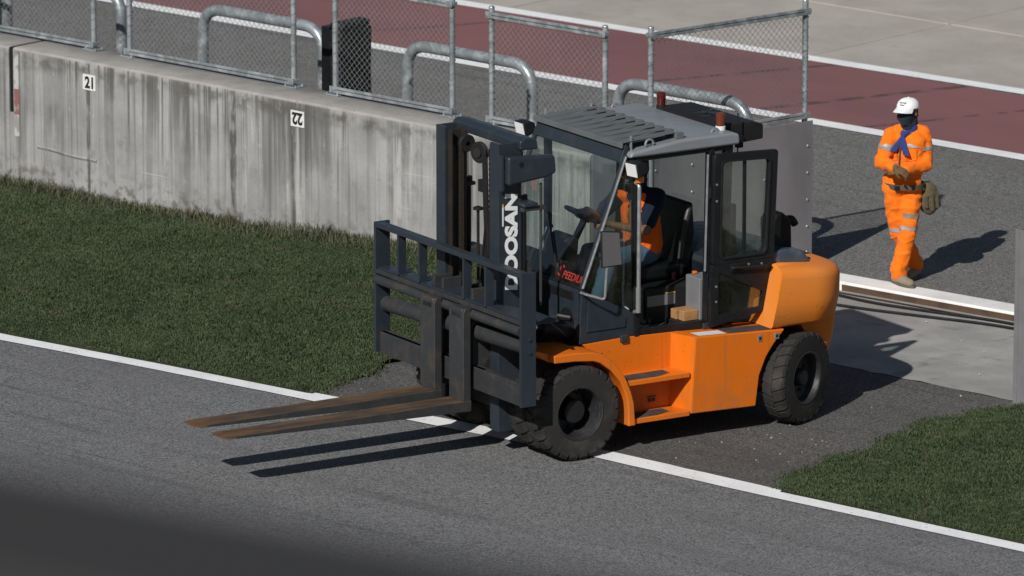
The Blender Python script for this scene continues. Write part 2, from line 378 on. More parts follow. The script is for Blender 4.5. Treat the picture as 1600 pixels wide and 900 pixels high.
# ------------------------------------------------------------------ layout frame of the pit wall: s along, n behind, z up
WA = Vector((-4.7679, 3.8665, 0)); WD = Vector((.74194, -.67046, 0)); WN = Vector((.67046, .74194, 0))
def ws(s, n, z=0): return WA + WD * s + WN * n + Vector((0, 0, z))
def wobj(name, kind=None):      # an Empty whose axes are (s, n, z)
    return None
def place(o):                   # put an object modelled in (s, n, z) into the world
    o.location = WA; o.rotation_euler = (0, 0, ROT); return o

PIT = 0.08      # pit lane level
def base_h(s): return float(np.interp(s, [-9, 0, 1.9, 3.6, 5.46, 6.4, 7.2, 8.2], [.10, .117, .136, .19, .33, .31, .17, 0]))
def line_n(s): return float(np.interp(s, [-20, 4.05, 5.89, 7.71, 10.79, 12.52, 15.2, 40], [-4.75, -4.11, -3.97, -3.87, -3.70, -3.72, -3.68, -3.6]))
def ground_h(s, n):
    t = min(1, max(0, (n - line_n(s)) / -line_n(s))); return base_h(s) * t * t * (3 - 2 * t) if s < 9 else 0.0

def sheet_obj(name, polys, z, m, kind='structure', thick=0):
    b = MB()
    for p in polys:
        if thick: b.prism(p, z - thick, z, 'z')
        else: b.add([(x, y, z) for x, y in p], [tuple(range(len(p)))])
    o = place(b.build(name, m)); tag(o, kind=kind); return o

def ground_grid(name, s0, s1, n0f, n1, ds, dn, m, zoff, left=None, right=None):
    b = MB(); S = np.arange(s0, s1 + 1e-6, ds); K = max(2, int((n1 + 4) / dn))
    for i, s in enumerate(S):
        a = n0f(s)
        for j in range(K + 1):
            nn = a + (n1 - a) * j / K; ss = s
            if left: ss = max(ss, left(nn))
            if right: ss = min(ss, right(nn))
            b.v.append((ss, nn, ground_h(ss, nn) + zoff))
    for i in range(len(S) - 1):
        for j in range(K): q = i * (K + 1) + j; b.f.append((q, q + K + 1, q + K + 2, q + 1))
    o = place(b.build(name, m, None, smooth=True, ang=80)); return o

# the earth below everything
tag(MB().add([(-900, -900, -.3), (900, -900, -.3), (900, 900, -.3), (-900, 900, -.3)], [(0, 1, 2, 3)]).build('ground', M['soil']), kind='structure')
# race track in front, apron of the gateway, verges
sheet_obj('race_track', [[(-40, -70), (60, -70), (60, -3.45), (15.2, -3.5), (10.8, -3.52), (7.7, -3.7), (4, -3.95), (-40, -5.3)]], 0.0, M['track'])
sheet_obj('gateway_apron', [[(7.0, -3.78), (12.8, -3.66), (12.8, .02), (7.0, .02)]], 0.005, M['apron'])
def edgeL(n): return 7.45 + .10 * math.sin(n * 3.1) + .06 * math.sin(n * 8.3 + 1) + (.25 if n > -2 else 0) * min(1, (n + 2) / 1.0 if n > -2 else 0)
def edgeR(n): return 12.25 + .12 * math.sin(n * 2.6 + 1) + .05 * math.sin(n * 9 + 2) + max(0, (-2.5 - n)) * .42
vl = ground_grid('verge_left', -12, 7.8, lambda s: line_n(s) + .06, .05, .3, .3, M['soil'], .012, right=edgeL); tag(vl, kind='structure')
vr = ground_grid('verge_right', 12.0, 30, lambda s: line_n(s) + .06, .05, .3, .3, M['soil'], .012, left=edgeR); tag(vr, kind='structure')
# painted edge line of the track
b = MB(); SS = np.arange(-14, 32, .2)
for s in SS:
    w_ = .118
    b.v += [(s, line_n(s) - w_ + .006 * mnoise.noise((s * 3, 0, 0)), .010), (s, line_n(s) + w_ + .022 * mnoise.noise((s * 4, 5, 0)), .010)]
b.f = [(2 * i, 2 * i + 2, 2 * i + 3, 2 * i + 1) for i in range(len(SS) - 1)]
tag(place(b.build('track_edge_line', M['line'])), kind='structure')
# pit lane, red band, painted lines
sheet_obj('pit_lane', [[(-40, .45), (7.6, .45), (7.95, 2.48), (60, 2.62), (60, 12), (-40, 12)]], PIT, M['pit'], thick=.3)
sheet_obj('red_band', [[(-40, 7.35), (60, 7.62), (60, 10.1), (-40, 9.8)]], PIT + .005, M['red'])
def strip(name, pts, wd, z, m):
    b = MB()
    for s, n in pts: b.v += [(s, n - wd / 2, z), (s, n + wd / 2, z)]
    b.f = [(2 * i, 2 * i + 2, 2 * i + 3, 2 * i + 1) for i in range(len(pts) - 1)]
    return tag(place(b.build(name, m)), kind='structure')
strip('pit_lane_line', [(-40, 7.1), (-6.1, 7.36), (0, 7.44), (6.3, 7.58), (60, 8.2)], .22, PIT + .010, M['line'])
strip('paddock_line', [(-40, 9.5), (-3.15, 9.80), (1, 9.96), (4.33, 10.10), (60, 11.2)], .22, PIT + .010, M['line'])
# concrete paddock slabs: each one a piece with open joints
pad = sheet_obj('paddock_apron', [[(-40, 9.9), (60, 10.7), (60, 60), (-40, 60)]], PIT - .012, M['apron'])
k = 0
for si in range(-3, 4):
    for ni in range(0, 4):
        s0 = 1.5 + 4.1 * si; s1 = s0 + 4.1; n0 = 12.4 + 3.6 * (ni - 1); n1 = n0 + 3.6
        if ni == 0: n0 = 9.98 + .035 * s0; 
        g_ = .012
        b = MB(); lo = [(s0 + g_, n0 + g_), (s1 - g_, (n0 if ni else 9.98 + .035 * s1) + g_), (s1 - g_, n1 - g_), (s0 + g_, n1 - g_)]
        b.prism(lo, -.01, PIT + .006 + .004 * random.random(), 'z'); o = b.build('concrete_slab', M['slab'], pad, bevel=.008)
# gateway threshold pad and painted kerb with its rusty face
sheet_obj('concrete_threshold', [[(7.36 + .13 * i, .02 + .035 * mnoise.noise((i * .7, 3, 1)) + .02 * mnoise.noise((i * 2.3, 8, 1))) for i in range(39)] + [(12.6, .3), (12.6, 2.4), (7.8, 2.25)]], 0.009, M['padconc'])
kerb = MB(); KS = np.arange(7.9, 16, .25)
for s in KS:
    n0 = 2.235 + .085 * (s - 8.4) / 1.86; j = .012 * mnoise.noise((s * 2.3, 1, 0))
    kerb.v += [(s, n0 + j, .0), (s, n0 + j, .068), (s, n0 + .022 + j, .086), (s, n0 + .26, .092), (s, n0 + .28, .05)]
kerb.f = [(5 * i + a, 5 * i + 5 + a, 5 * i + 6 + a, 5 * i + a + 1) for i in range(len(KS) - 1) for a in range(4)]
tag(place(kerb.build('painted_kerb', M['kerbwhite'])), kind='structure')
M['rustface'] = simple('rusty_channel', (.085, .05, .03), .85, 0, (.035, .026, .02), 5, .8)
ch = MB()
for s in KS:
    n0 = 2.235 + .085 * (s - 8.4) / 1.86
    ch.v += [(s, n0 - .004, .0), (s, n0 - .004, .066), (s, n0 + .01, .066), (s, n0 - .13, .021), ]
ch.f = [(4 * i, 4 * i + 4, 4 * i + 5, 4 * i + 1) for i in range(len(KS) - 1)] + [(4 * i, 4 * i + 3, 4 * i + 7, 4 * i + 4) for i in range(len(KS) - 1)]
tag(place(ch.build('drain_channel', M['rustface'])), kind='structure')

# ------------------------------------------------------------------ grass blades (nobody could count them)
def blades(name, area, count, hmin, hmax, wd, m, parent=None, bunch=0):
    P = np.array([area() for _ in range(count)])
    z = np.array([ground_h(s, n) + .012 for s, n in P])
    h = rng.uniform(hmin, hmax, count)
    patch = np.array([.5 + .8 * max(0, mnoise.noise((s * .9, n * .9, 3)) + .45) + .9 * max(0, mnoise.noise((s * 5, n * 5, 8))) for s, n in P]); h = h * patch
    a = rng.uniform(0, 2 * PI, count); lean = rng.uniform(.15, .95, count) * h; la = rng.uniform(0, 2 * PI, count)
    dx = np.cos(a) * wd; dy = np.sin(a) * wd; lx = np.cos(la) * lean; ly = np.sin(la) * lean
    v = np.zeros((count, 5, 3)); s, n = P[:, 0], P[:, 1]
    v[:, 0] = np.stack([s - dx, n - dy, z - .01], 1); v[:, 1] = np.stack([s + dx, n + dy, z - .01], 1)
    v[:, 2] = np.stack([s + dx * .8 + lx * .4, n + dy * .8 + ly * .4, z + h * .62], 1); v[:, 3] = np.stack([s - dx * .8 + lx * .4, n - dy * .8 + ly * .4, z + h * .62], 1)
    v[:, 4] = np.stack([s + lx, n + ly, z + h * .95], 1)
    me = bpy.data.meshes.new(name); me.vertices.add(count * 5); me.vertices.foreach_set('co', v.reshape(-1))
    idx = np.arange(count)[:, None] * 5
    loops = np.concatenate([idx + np.array([0, 1, 2, 3]), idx + np.array([3, 2, 4])], 1).reshape(-1)
    st = np.stack([np.arange(count) * 7, np.arange(count) * 7 + 4], 1).reshape(-1)
    me.loops.add(count * 7); me.loops.foreach_set('vertex_index', loops.astype(np.int32))
    me.polygons.add(count * 2); me.polygons.foreach_set('loop_start', st.astype(np.int32))
    me.update(calc_edges=True); me.validate(); me.materials.append(m)
    o = link(name, me, parent); place(o); return o
def areaL():
    while True:
        s = random.uniform(-1.5, 7.9); n = random.uniform(-4.15, -.0)
        if n > line_n(s) + .10 + .035 * mnoise.noise((s * 5, 2, 0)) and s < edgeL(n) - .02 + .06 * random.gauss(0, 1): return s, n
def areaR():
    while True:
        s = random.uniform(11.9, 16.2); n = random.uniform(-3.9, .2)
        if n > line_n(s) + .10 + .03 * mnoise.noise((s * 5, 2, 0)) and s > edgeR(n) + .02 - .08 * abs(random.gauss(0, 1)): return s, n
tag(blades('grass_left', areaL, 330000, .010, .030, .0052, M['grass']), 'short dark green turf between the white line and the concrete wall', 'grass', kind='stuff')
tag(blades('grass_right', areaR, 150000, .010, .030, .0052, M['grass']), 'short dark green turf at the lower right corner', 'grass', kind='stuff')
def areaW():
    s = random.uniform(-1.5, 7.3); return s, -abs(random.gauss(0, .13)) * (1.4 if s > 3 else .8) - .005
tag(blades('wall_foot_weeds', areaW, 5000, .035, .12, .0045, M['drygrass']), 'taller dry weeds along the foot of the concrete wall', 'weeds', kind='stuff')

# ------------------------------------------------------------------ pit wall
HW = 1.46
def wall_block(name, s0, s1, parent=None, n0=0, n1=.52):
    b = MB(); c = .035
    S = np.arange(s0, s1, .35).tolist() + [s1]
    secs = []
    for s in S:
        j = lambda k, a=.006: a * mnoise.noise((s * 1.7, k, 0))
        secs.append([(s, n0, -.25), (s, n0, HW - c * .7 + j(1)), (s, n0 + c * .25, HW - c * .2 + j(2)), (s, n0 + c * .8, HW + j(3)), (s, n1 - .02, HW + j(4)), (s, n1, HW - .02), (s, n1, -.25)])
    b.loft(secs); return b.build(name, M['wall'], parent, smooth=True, ang=50)
pw = place(wall_block('concrete_wall', -.0, 7.36)); tag(pw, 'long weathered concrete wall with dark rain streaks behind the forklift', 'wall')
MB().box(-.0575, -.0005, .004, .5, -.2, .825).build('joint_filler', M['wall'], pw); MB().box(-.0575, -.0005, .012, .5, .826, 1.452).build('joint_strip', M['blackmatte'], pw)  # plain filler low in the slot, black strip filling it above
for z0, z1, m in ((1.06, 1.40, 'line'), (.815, 1.055, 'redstripe'), (.60, .812, 'line')):
    if m == 'redstripe': M[m] = lined('worn_red_paint', (.27, .10, .092), (.23, .10, .092), (.27, .265, .26), 14, .46, .60)
    else: M['stripewhite'] = lined('worn_white_wall_paint', (.45, .45, .44), (.40, .40, .39), (.27, .265, .26), 12, .42, .56); m = 'stripewhite'
    MB().box(.012, .075, -.004, .01, z0, z1).build('painted_stripe', M[m], pw)
# board-mark ledge and a patch of broken render
MB().loft([[(s, -.002, z), (s, -.012 + .003 * math.sin(s * 20), z - .012), (s, -.001, z - .035)] for s, z in [(.32 + i * .1, .55 - .004 * i + .005 * math.sin(i)) for i in range(9)]]).build('render_ledge', M['wall'], pw)
wl_ = place(wall_block('concrete_wall', -9, -.058)); tag(wl_, 'end of neighbouring concrete wall block left of the dark vertical slot', 'wall')
wr_ = place(wall_block('concrete_wall', 12.32, 24)); tag(wr_, 'metal-clad wall end at the right edge beyond the concrete pad', 'wall')
b = MB(); b.box(12.195, 12.235, -.03, .56, .0, 1.52); b.box(12.236, 12.95, -.03, -.005, .0, 1.52); b.build('metal_cladding', M['sheet'], wr_, bevel=.004)

# number plates
def plate(s0, s1, z0, z1, txt, rot, label):
    o = MB().box(s0, s1, -.008, -.001, z0, z1).build('number_plate', M['label']); place(o); tag(o, label, 'number plate', 'number plates on the concrete wall')
    m4 = frame(((s0 + s1) / 2, -.009, (z0 + z1) / 2), (1, 0, 0), (0, 0, 1)) @ Matrix.Rotation(rot, 4, 'Z')
    text_obj(txt, .150, 'digits', M['blacktext'], o, m4, .0008, .0062, 0, .88)
plate(.953, 1.122, 1.185, 1.335, '21', 0, 'white plate with black number 21 on the concrete wall')
plate(3.68, 3.85, 1.215, 1.365, '22', PI, 'white plate with upside-down black number 22 on the concrete wall')

# ------------------------------------------------------------------ chain-link fence panels
def chain_mesh(L, H, cell=.064, r=.0021):
    b = MB()
    def seg(p, q, dy):
        d = Vector((q[0] - p[0], 0, q[1] - p[1]));
        if d.length < .004: return
        d.normalize(); u = Vector((0, 1, 0)); v = d.cross(u); vs = []
        for c in (p, q):
            for k in range(3):
                t = 2 * PI * k / 3; o = (u * math.cos(t) + v * math.sin(t)) * r; vs.append((c[0] + o.x, dy + o.y, c[1] + o.z))
        b.add(vs, [(0, 1, 4, 3), (1, 2, 5, 4), (2, 0, 3, 5)])
    k = -int(H / cell) - 1
    while k * cell < L:
        x0 = k * cell
        for sgn in (1, -1):
            # line x = x0 + t (up) or x = x0 + H - t
            pts = []
            t0 = max(0, -x0); t1 = min(H, L - x0)
            if t1 > t0:
                if sgn == 1: p, q = (x0 + t0, t0), (x0 + t1, t1)
                else: p, q = (x0 + t0, H - t0), (x0 + t1, H - t1)
                nseg = max(1, int((t1 - t0) / .25)); prev = p
                for i in range(1, nseg + 1):
                    f = i / nseg; nx = (p[0] + (q[0] - p[0]) * f, p[1] + (q[1] - p[1]) * f); seg(prev, nx, sgn * r * 1.1 + .004 * math.sin(x0 * 7 + i)); prev = nx
        k += 1
    return b
def fence(p, q, z0, H, label, foot=0.0, postup=(0, 0)):
    """p,q in (s,n); posts from z0-foot"""
    p = Vector((*p, 0)); q = Vector((*q, 0)); d = q - p; L = d.length; a = math.atan2(d.y, d.x)
    root = empty('fence_panel', ws(p.x, p.y, z0), ROT + a); tag(root, label, 'fence', 'chain-link fence panels on the pit wall')
    for i, x in enumerate((0, L)):
        t = H + .03 + postup[i]
        po = MB().cyl((x, 0, -foot), (x, 0, t), .027, n=14).build('post', M['galv'], root, smooth=True)
        MB().sphere((x, 0, t), (.029, .029, .016), 12, 6).build('post_cap', M['galv'], po, smooth=True)
        # tie wires spiralling round the post
        sgn = 1 if i == 0 else -1
        pts = [(x + .030 * math.cos(u), .030 * math.sin(u), .12 + (H - .2) * u / (2 * PI * 9)) for u in np.linspace(0, 2 * PI * 9, 110)]
        MB().tube(pts, .0028, 4).build('tie_wire', M['wire'], po)
        if not foot:
            MB().box(x - .09, x + .09, -.07, .07, .001, .012).build('base_plate', M['galv'], po, bevel=.002)
            for sx in (-.065, .065):
                for sy in (-.045, .045): MB().cyl((x + sx, sy, .0125), (x + sx, sy, .026), .011, n=6).build('anchor_bolt', M['galv'], po)
    for z in (.055, H - .035):
        b = MB(); b.box(.02 - .06, L + .03, -.046, -.030, z - .030, z - .004); b.box(.02 - .06, L + .03, -.046, -.030, z + .004, z + .030); b.box(-.03, L + .025, -.030, -.022, z - .026, z + .026)
        r_ = b.build('rail', M['galv'], root, bevel=.003)
        for x in (0, L): MB().box(x - .036, x + .036, -.048, .032, z - .018, z + .018).build('rail_clamp', M['galv'], r_, bevel=.004)
    me = chain_mesh(L - .05, H - .10); me.v = [(x + .025, y - .018, z + .05) for x, y, z in me.v]
    o = link('chain_link_mesh', me.mesh('chain_link_mesh', M['wire'], fix=False), root); o['kind'] = 'stuff'
    return root
fence((-2.6, .44), (.656, .44), HW, 1.08, 'chain-link fence panel at the far left above the number 21')
fence((1.14, .44), (3.294, .44), HW, 1.08, 'chain-link fence panel above the wall between plates 21 and 22')
fence((3.829, .44), (5.296, .44), HW, 1.08, 'chain-link fence panel in front of the black cabinet')
fence((5.80, .42), (7.16, .43), HW, 1.05, 'chain-link fence panel standing behind the forklift mast')
fence((7.50, .66), (7.80, 2.45), HW, 1.05, 'angled chain-link fence panel above the grey metal sheet', foot=1.36, postup=(0, .03))

# sheet-metal barrier closing the wall's return
p = Vector((7.39, 0.0, 0)); q = Vector((7.855, 2.505, 0)); d = q - p; L = d.length
root = empty('metal_barrier', ws(p.x, p.y, 0), ROT + math.atan2(d.y, d.x)); tag(root, 'grey bolted sheet metal barrier behind the forklift cab', 'barrier')
MB().box(0, L, 0, .012, .03, HW).build('sheet', M['sheet'], root, bevel=.002)
for x in (.12, L / 2, L - .10): MB().box(x - .03, x + .03, .013, .07, .0, HW - .03).build('stud', M['galv'], root)
for x in (.3, .72, 1.14, 1.56, 1.98, L - .06):
    for z in (.24, .48, .73, .98, 1.23):
        if x < 2.3 and (z in (.24, .73) if int(x * 10) % 2 else z in (.48, 1.23)): continue
        MB().sphere((x, -.003, z), (.014, .008, .014), 8, 5).build('bolt', M['galv'], root, smooth=True)

# galvanised hoop guards behind the wall
for s0, s1, lab in ((-2.2, -.59, 'galvanised pipe hoop at the far left behind the first fence gap'), (.53, 2.14, 'galvanised pipe hoop left of the black cabinet'),
                    (3.24, 4.83, 'galvanised pipe hoop right of the black cabinet'), (5.89, 7.47, 'galvanised pipe hoop behind the cab roof and angled fence')):
    o = empty('pipe_hoop', ws(s0, 2.05, PIT), ROT); tag(o, lab, 'guard rail', 'galvanised pipe hoops behind the pit wall')
    W_ = s1 - s0; zt = 1.545
    MB().tube(bend([(0, 0, 0), (0, 0, zt), (W_, 0, zt), (W_, 0, 0)], .26, 10), .055, 20).build('bent_pipe', M['galv'], o, smooth=True, ang=60)
    for x in (0, W_): MB().box(x - .12, x + .12, -.12, .12, .001, .014).build('foot_plate', M['galv'], o, bevel=.003)
# black cabinets
def cabinet(s, label, sx=.29, n=1.75, h=1.70):
    o = empty('black_cabinet', ws(s, n, PIT), ROT); tag(o, label, 'cabinet', 'black cabinets behind the pit wall')
    MB().box(0, .10, 0, .42, 0, h - .05).build('door_panel', M['black'], o, bevel=.008)
    b = MB(); secs = []
    for i in range(9):
        z = (h - .07) * i / 8
        secs.append([(.102 + .012 * mnoise.noise((z * 3, k_, s)), y, z) if k_ in (0, 5) else (x + .02 * mnoise.noise((z * 4, k_ * 3, s)), y + .02 * mnoise.noise((z * 4, k_ * 7, s + 4)), z) for k_, (x, y) in enumerate([(.1, .0), (.2, -.012), (sx - .03, -.006), (sx, .2), (sx - .02, .42), (.1, .42)])])
    b.loft(secs); b.build('body', M['blackmatte'], o, bevel=.012)
    b = MB(); b.prism([(.105, .0), (.2, -.02), (sx + .005, .0), (sx - .02, .40), (.105, .43)], h - .065, h, 'z'); b.build('lid', M['blackmatte'], o, bevel=.025)
    for i in range(2): MB().box(.14 + i * .06, .165 + i * .06, -.026, -.010, .2, h - .2).build('rib', M['blackmatte'], o, bevel=.006)
cabinet(2.40, 'black cabinet standing behind the fence between two pipe hoops')
cabinet(-2.62, 'black cabinet cut by the upper left corner behind the fence', h=1.66)

# cables on the threshold pad
for pts, lab in (([(8.0, 2.02), (8.5, 2.02), (9.0, 1.97), (9.6, 2.06), (10.2, 2.17), (11.2, 2.20), (12.4, 2.28)], 'thin dark cable lying closest to the painted kerb'), ([(7.95, 1.70), (8.5, 1.66), (9.1, 1.74), (9.7, 1.88), (10.3, 2.03), (11.2, 2.08), (12.4, 2.18)], 'thin dark cable curving over the concrete pad')):
    b = MB(); P3 = [Vector((s, n, .030)) for s, n in pts]; b.tube(bend(P3, .25, 5), .011, 7); tag(place(b.build('cable', M['blackmatte'], smooth=True)), lab, 'cable')

# loose grit on the apron and track
gr = MB()
for _ in range(260):
    s = random.uniform(7.2, 15); n = random.uniform(-3.7, 2.1)
    if s > 12.1 and n < .1: continue
    r = abs(random.gauss(.004, .003)) + .003; z = .018 if n > 0 else .006
    gr.add([(s + r * random.uniform(.5, 1.2), n, z), (s - r * .5, n + r, z), (s - r * .6, n - r * random.uniform(.5, 1), z), (s, n, z + r)], [(0, 1, 3), (1, 2, 3), (2, 0, 3), (0, 2, 1)])
tag(place(gr.build('loose_grit', M['padconc'])), 'scattered small stones and grit on the gateway apron', 'grit', kind='stuff')

# ------------------------------------------------------------------ forklift (x forward, y to its left, z up; origin under the front axle)
FO = Vector((0.04027, -5.48092, 0.006)); FR = R(180 + 32.2)
FK = empty('forklift', FO, FR); tag(FK, 'large orange forklift with dark blue mast, enclosed cab and open door', 'forklift')
def fw(x, y, z): return FO + Vector((x * math.cos(FR) - y * math.sin(FR), x * math.sin(FR) + y * math.cos(FR), z))

# wheels -----------------------------------------------------------------------
def tyre_mesh(Ro, Wd, lugs=True):
    h = Wd / 2; b = MB(); Rb = Ro - .013
    prof = [(.205, -h * .80), (.225, -h * .98), (.262, -h * 1.0), (.275, -h * .975), (.33, -h * 1.0), (Rb - .030, -h * .965), (Rb - .006, -h * .84), (Rb, -h * .6), (Rb, h * .6), (Rb - .006, h * .84), (Rb - .030, h * .965), (.33, h * 1.0), (.275, h * .975), (.262, h * 1.0), (.225, h * .98), (.205, h * .80)]
    b.lathe(prof, n=64)
    if lugs:
        K = 24
        for side in (1, -1):
            for i in range(K):
                a = 2 * PI * (i + (0 if side == 1 else .5)) / K; da = 2 * PI / K * .36; sk = .10
                vs = []
                for (yy, r0, aa) in ((side * h * .985, Ro - .062, 0), (side * h * .985, Ro - .028, 0), (side * h * .84, Ro - .002, .01), (side * h * .02, Ro, sk), (side * h * .02, Ro - .03, sk)):
                    for sg in (-1, 1):
                        t = a + sg * da + aa; vs.append((r0 * math.sin(t), yy, r0 * math.cos(t)))
                b.add(vs, [(0, 1, 3, 2), (2, 3, 5, 4), (4, 5, 7, 6), (6, 7, 9, 8), (0, 2, 4, 6, 8), (1, 9, 7, 5, 3), (0, 8, 9, 1)])
    return b.mesh('tyre', M['rubber'], True, 30)
TYF = tyre_mesh(.40, .235)
TYR = tyre_mesh(.392, .225)
b = MB(); b.lathe([(.225, .108), (.232, .118), (.224, .121), (.212, .114), (.205, .08), (.192, -.04), (.182, -.110), (.13, -.112), (.04, -.112)], n=48); RIMF = b.mesh('rim', M['rim'], True, 40)
b = MB(); b.lathe([(.0001, -.07), (.085, -.07), (.10, -.078), (.102, -.112)], n=32)
for i in range(8):
    t = 2 * PI * i / 8; b.cyl((.155 * math.sin(t), -.09, .155 * math.cos(t)), (.155 * math.sin(t), -.066, .155 * math.cos(t)), .014, n=6)
HUBF = b.mesh('hub', M['blackmatte'], True, 40)
b = MB(); b.lathe([(.225, .100), (.230, .112), (.220, .115), (.208, .106), (.20, .07), (.185, .02), (.13, .012), (.04, .012)], n=48); RIMR = b.mesh('rim', M['rim'], True, 40)
b = MB(); b.lathe([(.0001, .085), (.06, .082), (.072, .07), (.078, .02), (.12, .018)], n=32)
for i in range(6):
    t = 2 * PI * i / 6; b.cyl((.115 * math.sin(t), .012, .115 * math.cos(t)), (.115 * math.sin(t), .042, .115 * math.cos(t)), .014, n=6)
HUBR = b.mesh('hub', M['rim'], True, 40)
def wheel(x, y, steer, out, ty, rim, hub, rad, spin=0):
    t = link('wheel', ty, FK); t.location = (x, y, rad); t.rotation_euler = (0, spin, steer + (0 if out > 0 else PI))
    link('rim', rim, t)
    if hub: link('hub', hub, t)
for sg in (1, -1):
    wheel(0, sg * (.98 - .1175), 0, sg, TYF, RIMF, HUBF, .40, .1)
    wheel(0, sg * (.98 - .1175 - .27), 0, sg, TYF, RIMF, None, .40, .35)
    wheel(-2.25, sg * .835, R(24), sg, TYR, RIMR, HUBR, .392, .2)
b = MB(); b.cyl((0, -.9, .40), (0, .9, .40), .10, n=18); b.box(-.22, .18, -.42, .42, .22, .62); b.build('front_axle', M['blackmatte'], FK, bevel=.01)
b = MB(); b.box(-2.36, -2.14, -.72, .72, .30, .50); b.build('steer_axle', M['blackmatte'], FK, bevel=.02)

# chassis -----------------------------------------------------------------------
CH = MB().box(-2.1, .1, -.68, .68, .30, .84).build('chassis', M['orange'], FK, bevel=.01)
MB().box(-2.5, -1.2, -.6, .6, .24, .86).build('engine_underside', M['blackmatte'], CH)
lowc = [(.248, .849), (.05, .842), (-.133, .822), (-.196, .80), (-.30, .725), (-.398, .615), (-.45, .50), (-.474, .42), (-.481, .222)]
topc = [(-.551, .222), (-.535, .42), (-.505, .52), (-.452, .64), (-.384, .735), (-.30, .82), (-.21, .878), (-.12, .902), (.05, .915), (.255, .918)]
for sg in (1, -1):
    b = MB(); b.prism(lowc + topc, sg * .50, sg * .975); fe = b.build('fender', M['orange'], FK, bevel=.012)
    b = MB(); b.prism([(.255, .917), (.255, .85), (.40, .94), (.40, .965)], sg * .42, sg * .90); b.build('fender_front_flap', M['orange'], fe, bevel=.006)
    MB().cyl((-.02, sg * .83, .91), (-.02, sg * .83, .921), .018, n=10).build('bolt', M['black'], fe)
    # recessed side panel with the two steps
    b = MB(); b.prism([(-.20, .90), (-.40, .70), (-.55, .45), (-.56, .25), (-1.14, .25), (-1.16, .897), (-.6, .912)], sg * .66, sg * .705); sp = b.build('side_panel', M['orange'], FK, bevel=.006)
    b = MB(); b.add([(-1.115, sg * .95, .25), (-1.155, sg * .95, .893), (-1.07, sg * .70, .893), (-1.06, sg * .70, .25), (-1.16, sg * .69, .25), (-1.2, sg * .69, .893)], [(0, 1, 2, 3), (3, 2, 5, 4), (0, 4, 5, 1), (1, 5, 2), (0, 3, 4)]); b.build('panel_return', M['orange'], sp)
    for z, x0 in ((.27, -.545), (.60, -.455)):
        b = MB(); b.prism([(x0, .70), (x0, .945), (-1.108, .945), (-1.07, .70)] if sg > 0 else [(x0, -.70), (x0, -.945), (-1.108, -.945), (-1.07, -.70)], z - .045, z, 'z'); st = b.build('step', M['orange'], FK, bevel=.007)
        b = MB(); b.prism([(x0 - .04, sg * .76), (x0 - .03, sg * .925), (-.80, sg * .925), (-.95, sg * .87), (-.95, sg * .76)], z + .001, z + .004, 'z'); b.build('grip_pad', M['pad'], st)
    for x in (-.66, -.88):
        for q0, q1, z0, z1 in ((x - .04, x + .04, .37, .378), (x - .032, x - .008, .33, .36), (x + .008, x + .032, .33, .36)): MB().box(q0, q1, *((.706, .714) if sg > 0 else (-.714, -.706)), z0, z1).build('bolt_slot', M['navy_worn'], sp)
    # tank box behind the steps
    b = MB(); b.prism([(-1.113, .240), (-1.155, .895), (-2.055, .85), (-1.94, .73), (-1.866, .63), (-1.80, .48), (-1.766, .222)], sg * .55, sg * .952); tk = b.build('tank_box', M['orange'], FK, bevel=.012)
    ay = lambda a, c: (sg * a, sg * c) if sg > 0 else (sg * c, sg * a)
    zt = lambda x: .896 - (x + 1.155) / -.9 * .046
    b = MB(); b.add([(-1.50, sg * .74, zt(-1.5) + .002), (-1.50, sg * .93, zt(-1.5) + .002), (-1.98, sg * .93, zt(-1.98) + .002), (-1.98, sg * .74, zt(-1.98) + .002)], [(0, 1, 2, 3)]); b.build('grip_pad', M['pad'], tk)
    b = MB(); b.add([(-1.20, sg * .80, zt(-1.2) + .002), (-1.20, sg * .93, zt(-1.2) + .002), (-1.48, sg * .93, zt(-1.48) + .002), (-1.48, sg * .80, zt(-1.48) + .002)], [(0, 1, 2, 3)]); b.build('label_strip', M['label'], tk)
    for x in (-1.80, -1.97):
        MB().box(x - .022, x + .022, *ay(.9525, .957), .775, .83).build('tie_down_plate', M['silver'], tk, bevel=.003); MB().box(x - .010, x + .010, *ay(.9575, .9595), .79, .815).build('slot', M['black'], tk)

# counterweight -----------------------------------------------------------------
def cw_plan(xf, W_, xb, r, k=9):
    pts = [(xf, W_)]
    for i in range(k + 1):
        t = PI / 2 * i / k; pts.append((xb + r - r * math.sin(t), W_ - r + r * math.cos(t)))
    return pts + [(x, -y) for x, y in reversed(pts)]
b = MB(); secs = []
for z, xf, W_, xb, r in ((.865, -1.925, .93, -2.74, .42), (.885, -1.930, .95, -2.77, .43), (1.08, -1.970, .960, -2.815, .45), (1.275, -2.010, .957, -2.815, .44), (1.322, -2.022, .945, -2.80, .43), (1.350, -2.030, .918, -2.775, .42), (1.366, -2.036, .878, -2.735, .40), (1.376, -2.042, .80, -2.66, .37), (1.392, -2.06, .50, -2.40, .25)):
    secs.append([(x, y, .88 + (z - .88) * (1 - .20 * max(0, -2.04 - x)) if z > .9 else z) for x, y in cw_plan(xf, W_, xb, r)])
b.loft(secs); cw = b.build('counterweight', M['orange_cw'], FK, smooth=True, ang=50)
b = MB(); secs = []
for z, xf, W_, xb in ((.34, -2.50, .66, -2.66), (.45, -2.48, .72, -2.70), (.70, -2.40, .78, -2.73), (.864, -2.30, .80, -2.735)): secs.append([(x, y, z) for x, y in cw_plan(xf, W_, xb, .14, 6)])
b.loft(secs); b.build('rear_skirt', M['orange_cw'], cw, smooth=True, ang=45)
MB().cyl((-2.50, .62, 1.33), (-2.50, .62, 1.348), .026, n=16).build('lifting_hole', M['black'], cw)
MB().box(-2.805, -2.775, .28, .46, .95, 1.07).build('tail_lamp', M['redlens'], cw, bevel=.01)
